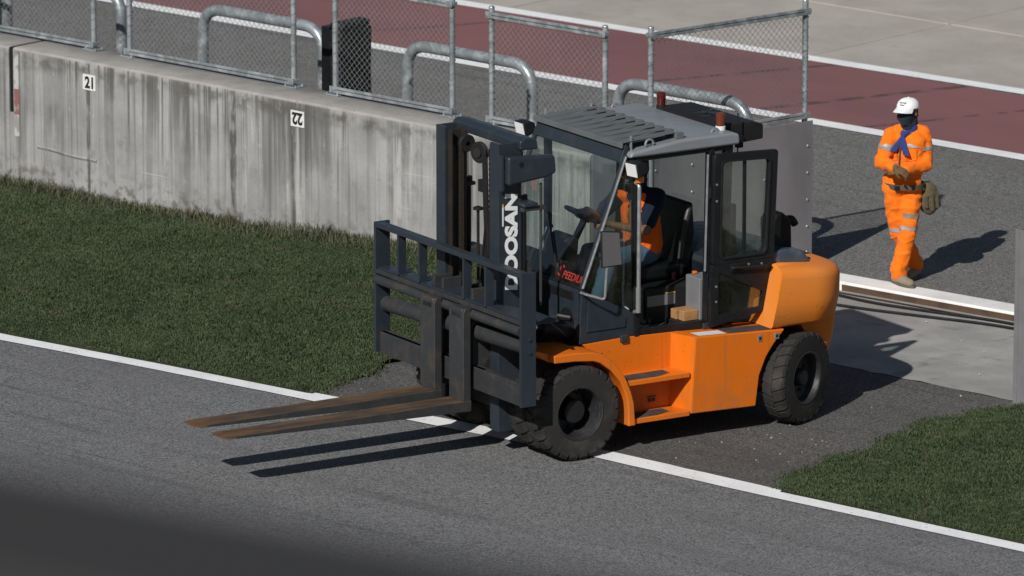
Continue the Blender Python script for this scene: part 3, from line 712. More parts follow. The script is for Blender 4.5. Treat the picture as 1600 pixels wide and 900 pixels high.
b = MB(); b.cyl((-2.7, 0, .55), (-2.92, 0, .55), .035, n=12); b.build('tow_pin', M['black'], cw, smooth=True)
b = MB(); b.box(-2.765, -2.70, .60, .70, 1.0, 1.12); b.build('lamp_guard', M['greypanel'], cw, bevel=.01)

# engine hood and the gear behind the cab ------------------------------------------
hood = MB().prism([(-1.60, .86), (-1.60, 1.40), (-1.75, 1.47), (-2.22, 1.47), (-2.36, 1.44), (-2.42, 1.37), (-2.42, .86)], -.62, .62).build('engine_hood', M['navy'], FK, bevel=.05, seg=4)
b = MB(); b.prism([(-2.20, 1.36), (-2.20, 1.66), (-2.24, 1.735), (-2.31, 1.745), (-2.36, 1.70), (-2.40, 1.66), (-2.41, 1.36)], .34, .54); ac_ = b.build('air_cleaner', M['blackmatte'], hood, bevel=.03, seg=3)
MB().tube(bend([(-2.34, .45, 1.66), (-2.46, .45, 1.655), (-2.49, .45, 1.60)], .04), .032, 12).build('intake_pipe', M['blackmatte'], hood, smooth=True)
MB().cyl((-1.95, .26, 1.44), (-1.95, .26, 1.80), .06, .055, 20).build('exhaust_stack', M['blackmatte'], hood, smooth=True)
b = MB(); b.prism([(-1.98, 1.36), (-1.98, 1.465), (-2.22, 1.475), (-2.38, 1.44), (-2.44, 1.37), (-2.45, 1.335), (-2.3, 1.335)], .56, .74); M['sheeting'] = simple('blue_grey_sheeting', (.045, .062, .090), .35, 0, (.09, .11, .14), 9, .7); b.build('hood_flap', M['sheeting'], hood, bevel=.03, seg=3)
# mast ---------------------------------------------------------------------------
b = MB()
for sg in (1, -1):
    y = sg
    def yy(a, c): return (sg * a, sg * c) if sg > 0 else (sg * c, sg * a)
    b = MB(); b.box(.455, .485, *yy(.355, .49), .20, 2.63); b.box(.285, .4545, *yy(.462, .489), .20, 2.63); b.box(.262, .2845, *yy(.385, .49), .20, 2.63)
    rl = b.build('outer_rail', M['navy'], FK, bevel=.004)
    b = MB(); b.box(.435, .4535, *yy(.30, .455), .26, 2.60); b.box(.325, .4345, *yy(.36, .385), .26, 2.60); b.box(.300, .3245, *yy(.30, .45), .26, 2.60)
    b.build('inner_rail', M['grease'], FK, bevel=.003)
    cy = MB(); cy.cyl((.235, sg * .43, .22), (.235, sg * .43, 2.15), .048, n=18); cy.lathe([(.058, 2.10), (.058, 2.17)], (.235, sg * .43, 0), (0, 0, 1), 18, True); c_ = cy.build('lift_cylinder', M['blackmatte'], FK, smooth=True)
    MB().cyl((.235, sg * .43, 2.16), (.235, sg * .43, 2.56), .028, n=14).build('piston_rod', M['chrome'], c_, smooth=True)
    MB().box(.17, .30, *yy(.37, .60), 2.10, 2.13).build('cylinder_clamp', M['navy'], c_, bevel=.005)
    MB().lathe([(.0, .0), (.05, .0), (.058, .012), (.05, .03), (.0, .03)], (.405, sg * .49, 2.36), (0, sg, 0), 18).build('roller_cap', M['brass'], rl, smooth=True)
    # chains and their sheaves
    ch = MB()
    for i in range(70):
        z = .95 + i * .0225
        for dx in ((-.014, .014) if i % 2 else (-.006, .006)): ch.box(.392, .412, sg * .235 + dx - .003, sg * .235 + dx + .003, z - .014, z + .014)
        ch.cyl((.402, sg * .235 - .02, z), (.402, sg * .235 + .02, z), .006, n=6)
    o = ch.build('lift_chain', M['chain'], FK); o['kind'] = 'stuff'
    MB().lathe([(.02, -.022), (.07, -.024), (.074, -.016), (.062, -.012), (.062, .012), (.074, .016), (.07, .024), (.02, .022)], (.345, sg * .235, 2.50), (0, 1, 0), 28).build('chain_sheave', M['blackmatte'], FK, smooth=True)
b = MB(); b.prism([(.30, 2.565), (.30, 2.64), (.25, 2.665), (.14, 2.65), (.12, 2.56)], -.53, .53); b.build('top_crossmember', M['navy'], FK, bevel=.015, seg=3)
for x0, x1, z in ((.14, .26, 1.55), (.14, .26, .95), (.12, .26, .34), (.31, .43, 1.25)): MB().box(x0, x1, -.455, .455, z - .05, z + .05).build('crossmember', M['navy_worn'], FK, bevel=.006)
# hose pulley, hoses, tie rod in the mast window
b = MB(); b.lathe([(.018, -.02), (.084, -.022), (.09, -.014), (.074, -.008), (.074, .008), (.09, .014), (.084, .022), (.018, .02)], (.375, .02, 2.47), (1, .25, 0), 32); pu = b.build('hose_pulley', M['blackmatte'], FK, smooth=True)
MB().cyl((.34, .01, 2.47), (.41, .03, 2.47), .04, n=14).build('pulley_hub', M['grease'], pu, smooth=True)
for dy, r in ((.095, .016), (.06, .014)): MB().tube([(.375, .02 + dy, 2.45), (.37, .03 + dy, 2.0), (.35, .02 + dy, 1.7), (.36, .0 + dy * .5, 1.2)], r, 8).build('hydraulic_hose', M['blackmatte'], FK, smooth=True)
b = MB(); b.cyl((.36, -.03, .9), (.36, -.03, 1.98), .013, n=8); b.lathe([(.0, 1.97), (.042, 1.975), (.042, 1.995), (.0, 2.01)], (.36, -.03, 0), (0, 0, 1), 14); b.box(.34, .38, -.0, .08, 2.14, 2.24); b.build('guide_rod', M['blackmatte'], FK, smooth=True)
b = MB(); b.bar((.36, .11, 1.95), (.36, -.02, 1.05), .03, .02); b.build('hose_guard', M['blackmatte'], FK)
# hose cover box on the mast side
cov = MB().prism([(.47, 2.30), (.47, 2.545), (.015, 2.515), (.0, 2.365), (.08, 2.335)], .545, .62).build('mast_side_cover', M['navy'], FK, bevel=.025, seg=4)
MB().cyl((.345, .61, 2.47), (.345, .622, 2.47), .024, n=16).build('cover_hole', M['black'], cov)
MB().box(.475, .505, .52, .565, 2.25, 2.55).build('cover_bracket', M['navy'], cov, bevel=.005)
b = MB(); b.cyl((.12, .56, 1.25), (.12, .56, 2.28), .012, n=8); b.box(.08, .30, .53, .58, 2.06, 2.09); b.build('mast_rod', M['navy_worn'], FK, smooth=True)
text_obj('DOOSAN', .155, 'lettering', M['white'], FK, frame((.365, .4925, 1.80), (0, 0, 1), (1, 0, 0)), .0012, .0078, .10, 1.21, 1.02)
MB().box(.438, .452, .4905, .4925, 1.94, 2.10).build('warning_label', M['label'], FK); MB().box(.438, .452, .4905, .4925, 2.101, 2.125).build('warning_label', M['yellowlabel'], FK)
# tilt cylinders
for sg in (1, -1):
    y = sg * .54
    b = MB(); b.cyl((.13, y, 1.055), (-.34, y, .965), .082, n=26); b.lathe([(.082, 0), (.09, .01), (.09, .05), (.082, .06)], (.13, y, 1.055), (-.47, 0, -.09), 26, True); tc_ = b.build('tilt_cylinder', M['black'], FK, smooth=True)
    MB().cyl((.12, y, 1.053), (.42, y, 1.11), .034, n=18).build('piston_rod', M['chrome'], tc_, smooth=True)
    MB().lathe([(.06, -.04), (.06, .04)], (.42, y, 1.11), (0, 1, 0), 20, True).build('clevis', M['black'], tc_, smooth=True)
    MB().tube(bend([(.10, y + sg * .05, 1.13), (.0, y + sg * .06, 1.16), (-.14, y + sg * .05, 1.12)], .05), .012, 8).build('hydraulic_line', M['silver'], tc_, smooth=True)

# carriage -----------------------------------------------------------------------
X0 = .60; X1 = .70
CR = MB().box(X0, X0 + .05, -1.13, 1.13, .575, .755).build('carriage', M['navy_worn'], FK, bevel=.008)
b = MB(); b.prism([(-1.13, .60), (-1.13, .755), (-.6, .755), (.5, .755), (1.13, .70), (1.13, .565), (-1.0, .565)], X0 - .03, X0 + .052, 'x'); b.build('lower_bar', M['navy_worn'], CR, bevel=.008)
for sg in (1, -1):
    y0, y1 = (1.13, 1.16) if sg > 0 else (-1.16, -1.13)
    e = MB().box(X0 - .055, X1 - .01, y0, y1, .575, 1.70).build('end_plate', M['navy'], CR, bevel=.004)
    for z in (1.14, 1.03): MB().cyl((X0 + .01, sg * 1.16, z), (X0 + .01, sg * 1.172, z), .014, n=8).build('bolt', M['navy'], e)
MB().box(X0 + .005, X1 - .012, -1.129, 1.129, 1.655, 1.698).build('backrest_top_rail', M['navy'], CR, bevel=.005)
for y in (-.79, -.455, .245, .585): MB().box(X0 + .0, X1 - .02, y - .011, y + .011, 1.31, 1.654).build('backrest_bar', M['navy'], CR, bevel=.003)
ys = [-1.128, -.79, -.455, .245, .585, 1.128]
for a, c in zip(ys, ys[1:]):
    # scalloped gusset between the bars
    b = MB(); P2 = []
    for i in range(13):
        t = i / 12; P2.append((a + .013 + (c - a - .026) * t, X0 - .14 + .13 * (2 * t - 1) ** 2 * .75))
    P2 += [(c - .013, X1 - .03), (a + .013, X1 - .03)]
    b.v = []; b.prism([(x, y) for y, x in P2], 1.300, 1.316, 'z'); b.build('gusset_plate', M['navy'], CR, bevel=.002)
MB().box(X1 - .085, X1 - .012, -1.129, 1.129, 1.262, 1.299).build('cross_angle', M['navy_worn'], CR, bevel=.004)
MB().cyl((X1 - .035, -1.128, 1.205), (X1 - .035, 1.128, 1.205), .042, n=20).build('fork_shaft', M['navy_worn'], CR, smooth=True)
MB().cyl((X0 - .02, -1.128, .985), (X0 - .02, 1.128, 1.06), .066, n=24).build('positioner_cylinder', M['navy_worn'], CR, smooth=True)
for y in (-.30, -.16, .16, .30): MB().box(X0 - .15, X0 + .03, y - .018, y + .018, .50, 1.40).build('carriage_plate', M['navy_worn'], CR, bevel=.006)
for sg in (1, -1):
    MB().cyl((X0 - .12, sg * .30, .75), (X0 - .12, sg * .36, .75), .06, n=20).build('carriage_roller', M['grease'], CR, smooth=True)
MB().box(X0 - .02, X0 + .06, .01, .10, .52, 1.25).build('centre_guide', M['navy_worn'], CR, bevel=.006)
MB().box(.19, .56, .50, .95, 1.195, 1.215).build('hose_tray', M['navy'], FK, bevel=.006)

# forks: separate heavy L-shaped tines
def fork(yc):
    h = .118; b = MB(); T = .480
    def sec(x, zb, zt, hw): return [(x, yc - hw, zb), (x, yc + hw, zb), (x, yc + hw, zt), (x, yc - hw, zt)]
    b.loft([sec(.70, T - .088, T, h), sec(.95, T - .082, T, h), sec(1.6, T - .064, T, h), sec(2.5, T - .034, T, h), sec(2.94, T - .020, T, h), sec(3.01, T - .016, T - .001, h * .95), sec(3.05, T - .013, T - .003, h * .80)])
    f = b.build('fork', M['rust'], FK, bevel=.003); f.data.materials.append(M['navy_worn'])
    for p_ in f.data.polygons:
        if abs(p_.normal.z) < .5 and p_.center.x < 2.9: p_.material_index = 1
    b = MB(); b.prism([(.70, T - .088), (.775, T + .002), (.775, 1.22), (.755, 1.265), (.70, 1.265)], yc - h + .003, yc + h - .006); b.build('shank', M['navy_worn'], f, bevel=.008)
    b = MB(); b.box(.66, .775, yc - h * .75, yc + h * .75, 1.16, 1.262); b.build('hanger', M['navy_worn'], f, bevel=.02)
fork(-.165); fork(.29)

# cab ---------------------------------------------------------------------------
YC = .70
cab = MB().box(-1.60, -.05, -.69, .69, .865, .905).build('cab_floor', M['black'], FK, bevel=.004)
def slab(poly, y0, y1, name, m, bev=.006, par=cab): return MB().prism(poly, y0, y1).build(name, m, par, bevel=bev)
for sg in (1, -1):
    a, c = (.665, .70) if sg > 0 else (-.70, -.665)
    slab([(-.195, 1.365), (-.170, .905), (-.71, .912), (-.71, 1.105)], a, c, 'cowl_side', M['navy'])
    a2, c2 = (.700, .712) if sg > 0 else (-.712, -.700)
    slab([(-.25, 1.27), (-.62, 1.085), (-.62, 1.0), (-.235, 1.0)], a2, c2, 'cowl_pressing', M['navy'], .010)
    MB().bar((-.205, sg * .675, 1.36), (-.632, sg * .675, 2.45), .035, .035).build('front_pillar', M['navy'], cab, bevel=.006)
    MB().bar((-.735, sg * .675, .90), (-.735, sg * .675, 2.43), .065, .05, (1, 0, 0)).build('a_pillar', M['black'], cab, bevel=.006)
    MB().bar((-1.445, sg * .675, .90), (-1.475, sg * .675, 2.42), .075, .05, (1, 0, 0)).build('b_pillar', M['black'], cab, bevel=.006)
    MB().bar((-1.62, sg * .66, 1.30), (-1.66, sg * .66, 2.42), .07, .07, (1, 0, 0)).build('rear_pillar', M['black'], cab, bevel=.008)
    MB().box(-1.66, -.70, *((.64, .70) if sg > 0 else (-.70, -.64)), 2.385, 2.44).build('roof_rail', M['black'], cab, bevel=.006)
    slab([(-.625, 2.385), (-.215, 1.36), (-.70, 1.115), (-.70, 2.385)], sg * .678, sg * .684, 'quarter_window', M['glass_dark'], 0)
    slab([(-.71, .906), (-1.42, .880), (-1.42, .955), (-.71, .965)], a, c, 'door_sill', M['black'])
    slab([(-1.485, .9), (-1.60, .9), (-1.60, 1.34), (-1.485, 1.34)], a, c, 'rear_side_panel', M['black'])
    slab([(-1.50, 1.34), (-1.60, 1.34), (-1.635, 2.385), (-1.51, 2.385)], sg * .676, sg * .682, 'rear_side_window', M['glass_dark'], 0)
# far-side window seen through the cab
slab([(-.765, 1.30), (-1.41, 1.30), (-1.435, 2.385), (-.765, 2.385)], -.682, -.676, 'side_window', M['glass'], 0)
slab([(-.765, .93), (-1.41, .93), (-1.41, 1.30), (-.765, 1.30)], -.69, -.665, 'side_panel_lower', M['black'])
# front cowl, header and windscreen
MB().box(-.195, -.175, -.664, .664, .905, 1.362).build('front_cowl', M['navy'], cab, bevel=.004)
for sg in (1, -1): MB().cyl((-.178, sg * .50, 1.07), (-.1735, sg * .50, 1.07), .11, n=24).build('cowl_hole', M['black'], cab)
MB().box(-.176, -.168, -.60, .60, 1.26, 1.33).build('cowl_strip', M['black'], cab, bevel=.003)
def wsp(t, y, o=0): return (-.205 - .405 * t + o * .93, y, 1.375 + 1.055 * t + o * .37)
b = MB(); b.add([wsp(0, -.655), wsp(0, .655), wsp(1, .655), wsp(1, -.655)], [(0, 1, 2, 3)]); b.build('windscreen', M['glass'], cab)
b = MB(); vs_ = [wsp(.965, -.67), wsp(.965, .67), wsp(1.10, .67), wsp(1.10, -.67)]; vs_ = [(x + .012, y, z) for x, y, z in vs_] + [(x - .03, y, z - .02) for x, y, z in vs_]
b.add(vs_, [(0, 1, 2, 3), (7, 6, 5, 4), (0, 4, 5, 1), (1, 5, 6, 2), (2, 6, 7, 3), (3, 7, 4, 0)]); b.build('windscreen_header', M['navy'], cab, bevel=.006)
b = MB(); b.bar(wsp(-.01, -.66), wsp(-.01, .66), .04, .03); b.build('windscreen_sill', M['black'], cab, bevel=.006)
MB().tube([wsp(.03, .30, .01), wsp(.28, .06, .012), wsp(.45, -.10, .012)], .008, 6).build('wiper', M['blackmatte'], cab)
MB().tube([(-.205, .697, 1.375), (-.628, .697, 2.44)], .010, 8).build('windscreen_trim', M['silver'], cab, smooth=True)
text_obj('S', .135, 'lettering', M['redtext'], cab, frame(wsp(.075, .325, .006), (0, 1, 0), (-.358, 0, .934)), .0008, .002, .2)
text_obj('PEEDIUM', .090, 'lettering', M['redtext'], cab, frame(wsp(.055, .535, .006), (0, 1, 0), (-.358, 0, .934)), .0008, .001, .22, .92, 1.02)
# rear wall of the cab
MB().box(-1.625, -1.60, -.64, .64, .9, 1.36).build('rear_panel', M['black'], cab)
MB().add([(-1.622, -.64, 1.36), (-1.622, .64, 1.36), (-1.655, .64, 2.39), (-1.655, -.64, 2.39)], [(0, 1, 2, 3)]).build('rear_window', M['glass_dark'], cab)

# roof ---------------------------------------------------------------------------
b = MB(); b.prism([(-.64, 2.425), (-.66, 2.475), (-1.15, 2.530), (-1.66, 2.535), (-1.735, 2.515), (-1.74, 2.425)], -.735, .735); roof = b.build('roof', M['grey'], FK, bevel=.028, seg=4)
NS = 9; wy = 1.34 / NS
for i in range(NS):
    y = -.67 + wy * (i + .5); b = MB()
    z0 = lambda x: 2.548 + (-.62 - x) * .045
    pts = []
    for x, hw, tl in ((-.605, wy * .497, .002), (-.68, wy * .497, .004), (-1.09, wy * .455, .007), (-1.16, wy * .44, .007)):
        pts.append([(x, y - hw, z0(x) - tl), (x, y + hw, z0(x) + tl), (x, y + hw, z0(x) + tl + .008), (x, y - hw, z0(x) - tl + .008)])
    b.loft(pts); b.build('roof_slat', M['slat'], roof)
MB().bar((-.60, -.68, 2.532), (-.60, .68, 2.532), .02, .045).build('guard_front_bar', M['slat'], roof, bevel=.004)
for i in range(NS + 1):
    y = -.67 + wy * i; MB().box(-1.20, -1.13, y - .022, y + .022, 2.532, 2.582).build('guard_tab', M['slat'], roof, bevel=.003)
for x, y in ((-.70, .655), (-.70, -.655), (-1.15, .645), (-1.15, -.645)): MB().cyl((x, y, 2.46), (x, y, 2.60), .012, n=8).build('guard_bolt', M['silver'], roof)
for x, y in ((-.86, .69), (-1.56, .62), (-1.42, -.69)):
    MB().tube([(x + .04 * math.cos(t), y, 2.515 + .045 * math.sin(t)) for t in np.linspace(0, PI, 9)], .010, 8).build('lifting_eye', M['silver'], roof, smooth=True)
# beacons
for x, y, m in ((-1.64, .58, 'brownlens'), (-1.70, -.41, 'redlens')):
    be = MB().lathe([(.0, 0), (.042, 0), (.042, .03), (.036, .034)], (x, y, 2.535), (0, 0, 1), 20).build('beacon', M['label'] if y > 0 else M['blackmatte'], roof, smooth=True)
    MB().lathe([(.034, .03), (.037, .05), (.040, .12), (.038, .135), (.028, .142), (.0, .143)], (x, y, 2.535), (0, 0, 1), 20).build('lens', M[m], be, smooth=True)
# work lamps
def lamp(x, y, z, yaw):
    m4 = Matrix.Translation((x, y, z)) @ Matrix.Rotation(yaw, 4, 'Z') @ Matrix.Rotation(R(12), 4, 'Y')
    b = MB().prism([(.05, -.065), (.05, .065), (-.03, .055), (-.06, .03), (-.06, -.03), (-.03, -.055)], -.075, .075); me = b.mesh('work_lamp', M['black'], True); me.transform(m4); o = link('work_lamp', me, roof)
    md = o.modifiers.new('b', 'BEVEL'); md.width = .008; md.segments = 2
    b = MB().box(.0505, .058, -.062, .062, -.055, .055); me = b.mesh('lamp_lens', M['lamp']); me.transform(m4); link('lamp_lens', me, o)
lamp(-.66, .80, 2.36, R(8)); lamp(-.56, -.76, 2.44, 0)
b = MB(); b.lathe([(.0, 0), (.035, 0), (.038, .02), (.034, .05), (.0, .06)], (-.70, .79, 2.235), (0, 0, 1), 16); b.build('turn_signal', M['amber'], roof, smooth=True)
MB().tube(bend([(-.70, .70, 2.28), (-.70, .79, 2.28), (-.70, .79, 2.40)], .02), .012, 8).build('lamp_bracket', M['black'], roof)
# grab rail
gr_ = MB().tube(bend([(-.705, .72, 2.22), (-.70, .785, 2.21), (-.695, .785, 1.14), (-.70, .72, 1.12)], .03), .017, 12).build('grab_rail', M['silver'], FK, smooth=True)
MB().cyl((-.695, .785, 1.13), (-.695, .785, 1.34), .022, n=12).build('rail_sleeve', M['greypanel'], gr_, smooth=True)
# air conditioner behind the roof
ac = MB().prism([(-1.66, 2.44), (-1.66, 2.535), (-1.72, 2.56), (-2.00, 2.56), (-2.10, 2.525), (-2.10, 2.40), (-1.74, 2.38)], -.42, .54).build('air_conditioner', M['blackmatte'], FK, bevel=.012)
MB().lathe([(.0, .0), (.12, .0), (.125, .006), (.13, 0)], (-1.86, .06, 2.561), (0, 0, 1), 28).build('fan_grille', M['black'], ac)
for i in range(6):
    t = PI * i / 6; MB().bar((-1.86 + .12 * math.cos(t), .06 + .12 * math.sin(t), 2.568), (-1.86 - .12 * math.cos(t), .06 - .12 * math.sin(t), 2.568), .006, .004).build('grille_bar', M['navy'], ac)
MB().box(-1.86, -1.80, .55, .60, 2.36, 2.47).build('antenna_mount', M['black'], FK, bevel=.008); MB().cyl((-1.80, .60, 2.30), (-1.80, .60, 2.66), .006, n=6).build('antenna', M['black'], FK)
# open door, folded back along the side
def ring(outer, inner, y0, y1):
    n = len(outer); b = MB(); vs = [(x, y, z) for y in (y0, y1) for x, z in outer] + [(x, y, z) for y in (y0, y1) for x, z in inner]
    fs = []
    for i in range(n):
        j = (i + 1) % n
        fs += [(i, j, n + j, n + i), (2 * n + i, 3 * n + i, 3 * n + j, 2 * n + j), (i, 2 * n + i, 2 * n + j, j), (n + i, n + j, 3 * n + j, 3 * n + i)]
    return b.add(vs, fs)
def rpoly(p, r, k=4):
    n = len(p); out = []
    for i in range(n):
        a, b_, c = Vector(p[i - 1]), Vector(p[i]), Vector(p[(i + 1) % n]); d1 = (a - b_).normalized() * r; d2 = (c - b_).normalized() * r
        for q in range(k + 1):
            t = q / k; v = (1 - t) ** 2 * (b_ + d1) + 2 * t * (1 - t) * b_ + t * t * (b_ + d2); out.append((v.x, v.y))
    return out
D0, D1 = .730, .775
do = rpoly([(-1.455, 2.375), (-2.095, 2.352), (-2.055, 1.34), (-1.955, .985), (-1.87, .945), (-1.425, .905)], .03)
w1 = rpoly([(-1.535, 2.305), (-2.005, 2.285), (-1.965, 1.49), (-1.52, 1.49)], .05)
w2 = rpoly([(-1.50, 1.37), (-1.95, 1.13), (-1.945, 1.02), (-1.60, 1.015), (-1.495, 1.08)], .025)
b = MB()
# door skin as a frame: upper ring and lower ring sharing a mid rail
up_o = rpoly([(-1.455, 2.375), (-2.095, 2.352), (-2.058, 1.435), (-1.437, 1.435)], .03)
b_ = ring(up_o, w1, D0, D1); dr = b_.build('door', M['black'], FK, bevel=.006)
lo_o = rpoly([(-1.437, 1.434), (-2.058, 1.434), (-2.04, 1.26), (-1.955, .985), (-1.425, .905)], .012); lo_i = rpoly([(-1.50, 1.37), (-1.95, 1.15), (-1.945, 1.13), (-1.93, 1.02), (-1.50, 1.0)], .012)
ring(lo_o, lo_i, D0, D1).build('lower_frame', M['black'], dr, bevel=.006)
ring([(x * 1.0, z) for x, z in rpoly([(-1.52, 2.32), (-2.02, 2.30), (-1.98, 1.475), (-1.505, 1.475)], .055)], w1, D1 - .001, D1 + .014).build('window_gasket', M['blackmatte'], dr)
MB().prism(w1, D0 + .018, D0 + .024).build('upper_glass', M['glass_dark'], dr); MB().prism(lo_i, D0 + .018, D0 + .024).build('lower_glass', M['glass_dark'], dr)
MB().box(-1.78, -1.757, D0 + .01, D0 + .034, 1.49, 2.295).build('sliding_sash', M['black'], dr)
MB().box(-1.985, -1.965, D0 - .03, D0 + .03, 1.68, 1.78).build('window_latch', M['black'], dr, bevel=.006)
b = MB(); b.tube(bend([(-1.62, D1, 1.40), (-1.62, D1 + .04, 1.40), (-2.0, D1 + .04, 1.375), (-2.0, D1, 1.375)], .02), .012, 8); b.box(-1.70, -1.61, D1, D1 + .03, 1.37, 1.43); b.build('door_handle', M['blackmatte'], dr, smooth=True)
for x, z in ((-1.80, 1.405), (-1.93, 1.395)): MB().cyl((x, D1, z), (x, D1 + .008, z), .010, n=8).build('bolt', M['silver'], dr)
for z in (2.12, 1.98, 1.25, 1.12): MB().cyl((-1.475, D1, z), (-1.475, D1 + .007, z), .010, n=8).build('bolt', M['silver'], dr)
for z in (2.05, 1.18): MB().cyl((-1.44, .735, z - .05), (-1.44, .735, z + .05), .016, n=10).build('hinge', M['black'], dr)
MB().tube([(-1.43, .712, 2.37), (-1.405, .712, 1.38)], .011, 8).build('door_seal_strip', M['silver'], FK, smooth=True)
for x in (-.60, -1.42): MB().box(x - .035, x + .035, .70, .73, .875, .935).build('step_bracket', M['navy_worn'], FK, bevel=.006)
# mirror
mr = MB().prism([(-.262, 1.89), (-.445, 1.865), (-.475, 1.575), (-.27, 1.575)], .86, .885).build('mirror', M['blackmatte'], FK, bevel=.012)
MB().prism([(-.272, 1.88), (-.437, 1.857), (-.463, 1.587), (-.28, 1.587)], .8855, .888).build('mirror_back', M['rim'], mr); mr.rotation_euler = (0, 0, 0)
M['mirrorback'] = simple('dull_grey_plastic', (.11, .105, .11), .6); mr.children[0].data.materials[0] = M['mirrorback']
MB().tube(bend([(-.33, .87, 1.62), (-.315, .86, 1.30), (-.18, .78, 1.345), (-.18, .70, 1.345)], .03), .011, 8).build('mirror_arm', M['silver'], mr, smooth=True)
# interior: dashboard, column, steering wheel, seat, pedestal
b = MB(); b.prism([(-.22, .92), (-.24, 1.36), (-.32, 1.50), (-.42, 1.50), (-.50, 1.36), (-.42, .92)], -.50, .16); b.build('dashboard', M['blackmatte'], FK, bevel=.04, seg=3)
b = MB(); b.prism([(-.30, .92), (-.36, 1.62), (-.44, 1.70), (-.54, 1.66), (-.48, .92)], -.13, .13); b.build('steering_column', M['blackmatte'], FK, bevel=.03, seg=3)
SWC = Vector((-.68, 0, 1.80)); SWA = Vector((.50, 0, -.87)).normalized()   # shaft direction
u = Vector((0, 1, 0)); v = SWA.cross(u)
sw = MB().tube([SWC + (u * math.cos(t) + v * math.sin(t)) * .185 for t in np.linspace(0, 2 * PI, 40, endpoint=False)], .015, 10, True).build('steering_wheel', M['black'], FK, smooth=True)
b = MB(); b.cyl(SWC, SWC + SWA * .25, .03, n=12); b.lathe([(.0, -.03), (.05, -.02), (.05, .01)], SWC + SWA * .03, SWA, 16)
for t in (0.3, 2.4, 4.5): b.bar(SWC + SWA * .03, SWC + (u * math.cos(t) + v * math.sin(t)) * .18, .02, .012)
b.build('spokes', M['black'], sw, smooth=True)
for y in (-.26, -.32): 
    le = MB().tube([(-.42, y, 1.48), (-.50, y, 1.68)], .008, 6).build('control_lever', M['silver'], FK); MB().sphere((-.502, y, 1.69), .02, 10, 6).build('knob', M['black'], le, smooth=True)
seat = MB().box(-1.52, -1.02, -.25, .25, 1.22, 1.36).build('seat', M['black'], FK, bevel=.05, seg=4)
b = MB(); b.prism([(-1.42, 1.32), (-1.50, 1.60), (-1.55, 1.85), (-1.60, 1.86), (-1.62, 1.60), (-1.56, 1.28)], -.24, .24); b.build('seat_back', M['black'], seat, bevel=.04, seg=4)
MB().tube(bend([(-1.44, .27, 1.40), (-1.50, .275, 1.72), (-1.56, .25, 1.84)], .08), .026, 10).build('seat_bolster', M['rim'], seat, smooth=True)
sb = MB().box(-1.58, -1.00, -.42, .42, .906, 1.215).build('seat_pedestal', M['blackmatte'], FK, bevel=.02)
MB().box(-1.30, -1.02, .4215, .424, 1.06, 1.15).build('pedestal_label', M['greypanel'], sb); MB().box(-1.30, -1.20, .4245, .426, 1.155, 1.165).build('amber_label', M['yellowlabel'], sb)
MB().box(-1.585, -1.40, .425, .64, .906, 1.30).build('side_locker', M['greypanel'], FK, bevel=.01)
MB().box(-1.49, -1.45, .44, .48, 1.301, 1.325).build('locker_catch', M['amber'], FK, bevel=.01)
MB().box(-1.40, -.80, .43, .62, .906, .912).build('floor_mat', M['pad'], FK)
for x in (-.50, -.42): MB().bar((x, -.10 if x < -.45 else .1, 1.02), (x - .08, -.10 if x < -.45 else .1, .96), .07, .012).build('pedal', M['blackmatte'], FK)
MB().box(-1.385, -1.345, .27, .31, 1.2165, 1.30).build('seat_buckle', M['redlens'], seat, bevel=.015)

# timber blocks lying on the cab floor
for (x0, x1, z0, z1, y0, y1, lab) in ((-1.40, -1.235, .950, 1.03, .44, .54, 'short timber block lying on the cab floor at the door, front one'), (-1.395, -1.25, .950, 1.035, .55, .63, 'short timber block nearest the open cab doorway')):
    o = MB().box(x0, x1, y0, y1, z0, z1).build('timber_block', M['wood'], None, bevel=.006); o.location = FO; o.rotation_euler = (0, 0, FR); tag(o, lab, 'timber', 'timber blocks on the cab floor')
o = MB().box(-1.43, -1.20, .42, .645, .913, .9495).build('floor_tray', M['blackmatte'], FK, bevel=.005)

# ------------------------------------------------------------------ people
def blob(name, parts, vox, m, parent, smooth=6, fold=0, fscale=9, fdir=None, seed=0):
    """parts: capsules (p, q, r0, r1) or ellipsoids (c, (rx,ry,rz)) fused into one continuous skin"""
    b = MB()
    for a in parts:
        if len(a) == 4:
            p, q, r0, r1 = Vector(a[0]), Vector(a[1]), a[2], a[3]; k = 5
            b.tube([p.lerp(q, i / k) for i in range(k + 1)], [r0 + (r1 - r0) * i / k for i in range(k + 1)], 14); b.sphere(p, r0, 14, 8); b.sphere(q, r1, 14, 8)
        else: b.sphere(a[0], a[1], 18, 12)
    me = b.mesh(name, m); o = link(name, me)
    md = o.modifiers.new('r', 'REMESH'); md.mode = 'VOXEL'; md.voxel_size = vox; md.use_smooth_shade = True
    ms = o.modifiers.new('s', 'SMOOTH'); ms.factor = .5; ms.iterations = smooth
    dg = bpy.context.evaluated_depsgraph_get(); dg.update(); m2 = bpy.data.meshes.new_from_object(o.evaluated_get(dg)); bpy.data.objects.remove(o)
    m2.name = name; m2.materials.clear(); m2.materials.append(m)
    if fold:
        nr = [v.normal.copy() for v in m2.vertices]
        for v, n_ in zip(m2.vertices, nr):
            c = v.co; k = mnoise.noise((c.x * fscale * .7 + seed, c.y * fscale * .7, c.z * fscale * 1.5)) + .6 * mnoise.noise((c.x * fscale * 2 + c.z * fscale, c.y * fscale * 2 + seed, c.z * fscale * 2.6))
            rd = 1 - abs(mnoise.noise((c.x * fscale * .9 + seed + c.z * 2.5, c.y * fscale * .9 - c.z * 2, c.z * fscale * 1.25 + seed))) * 2.2
            v.co = c + n_ * (k * fold + max(0, rd) ** 3 * fold * .9 - fold * .25)
    m2.shade_smooth(); return link(name, m2, parent)
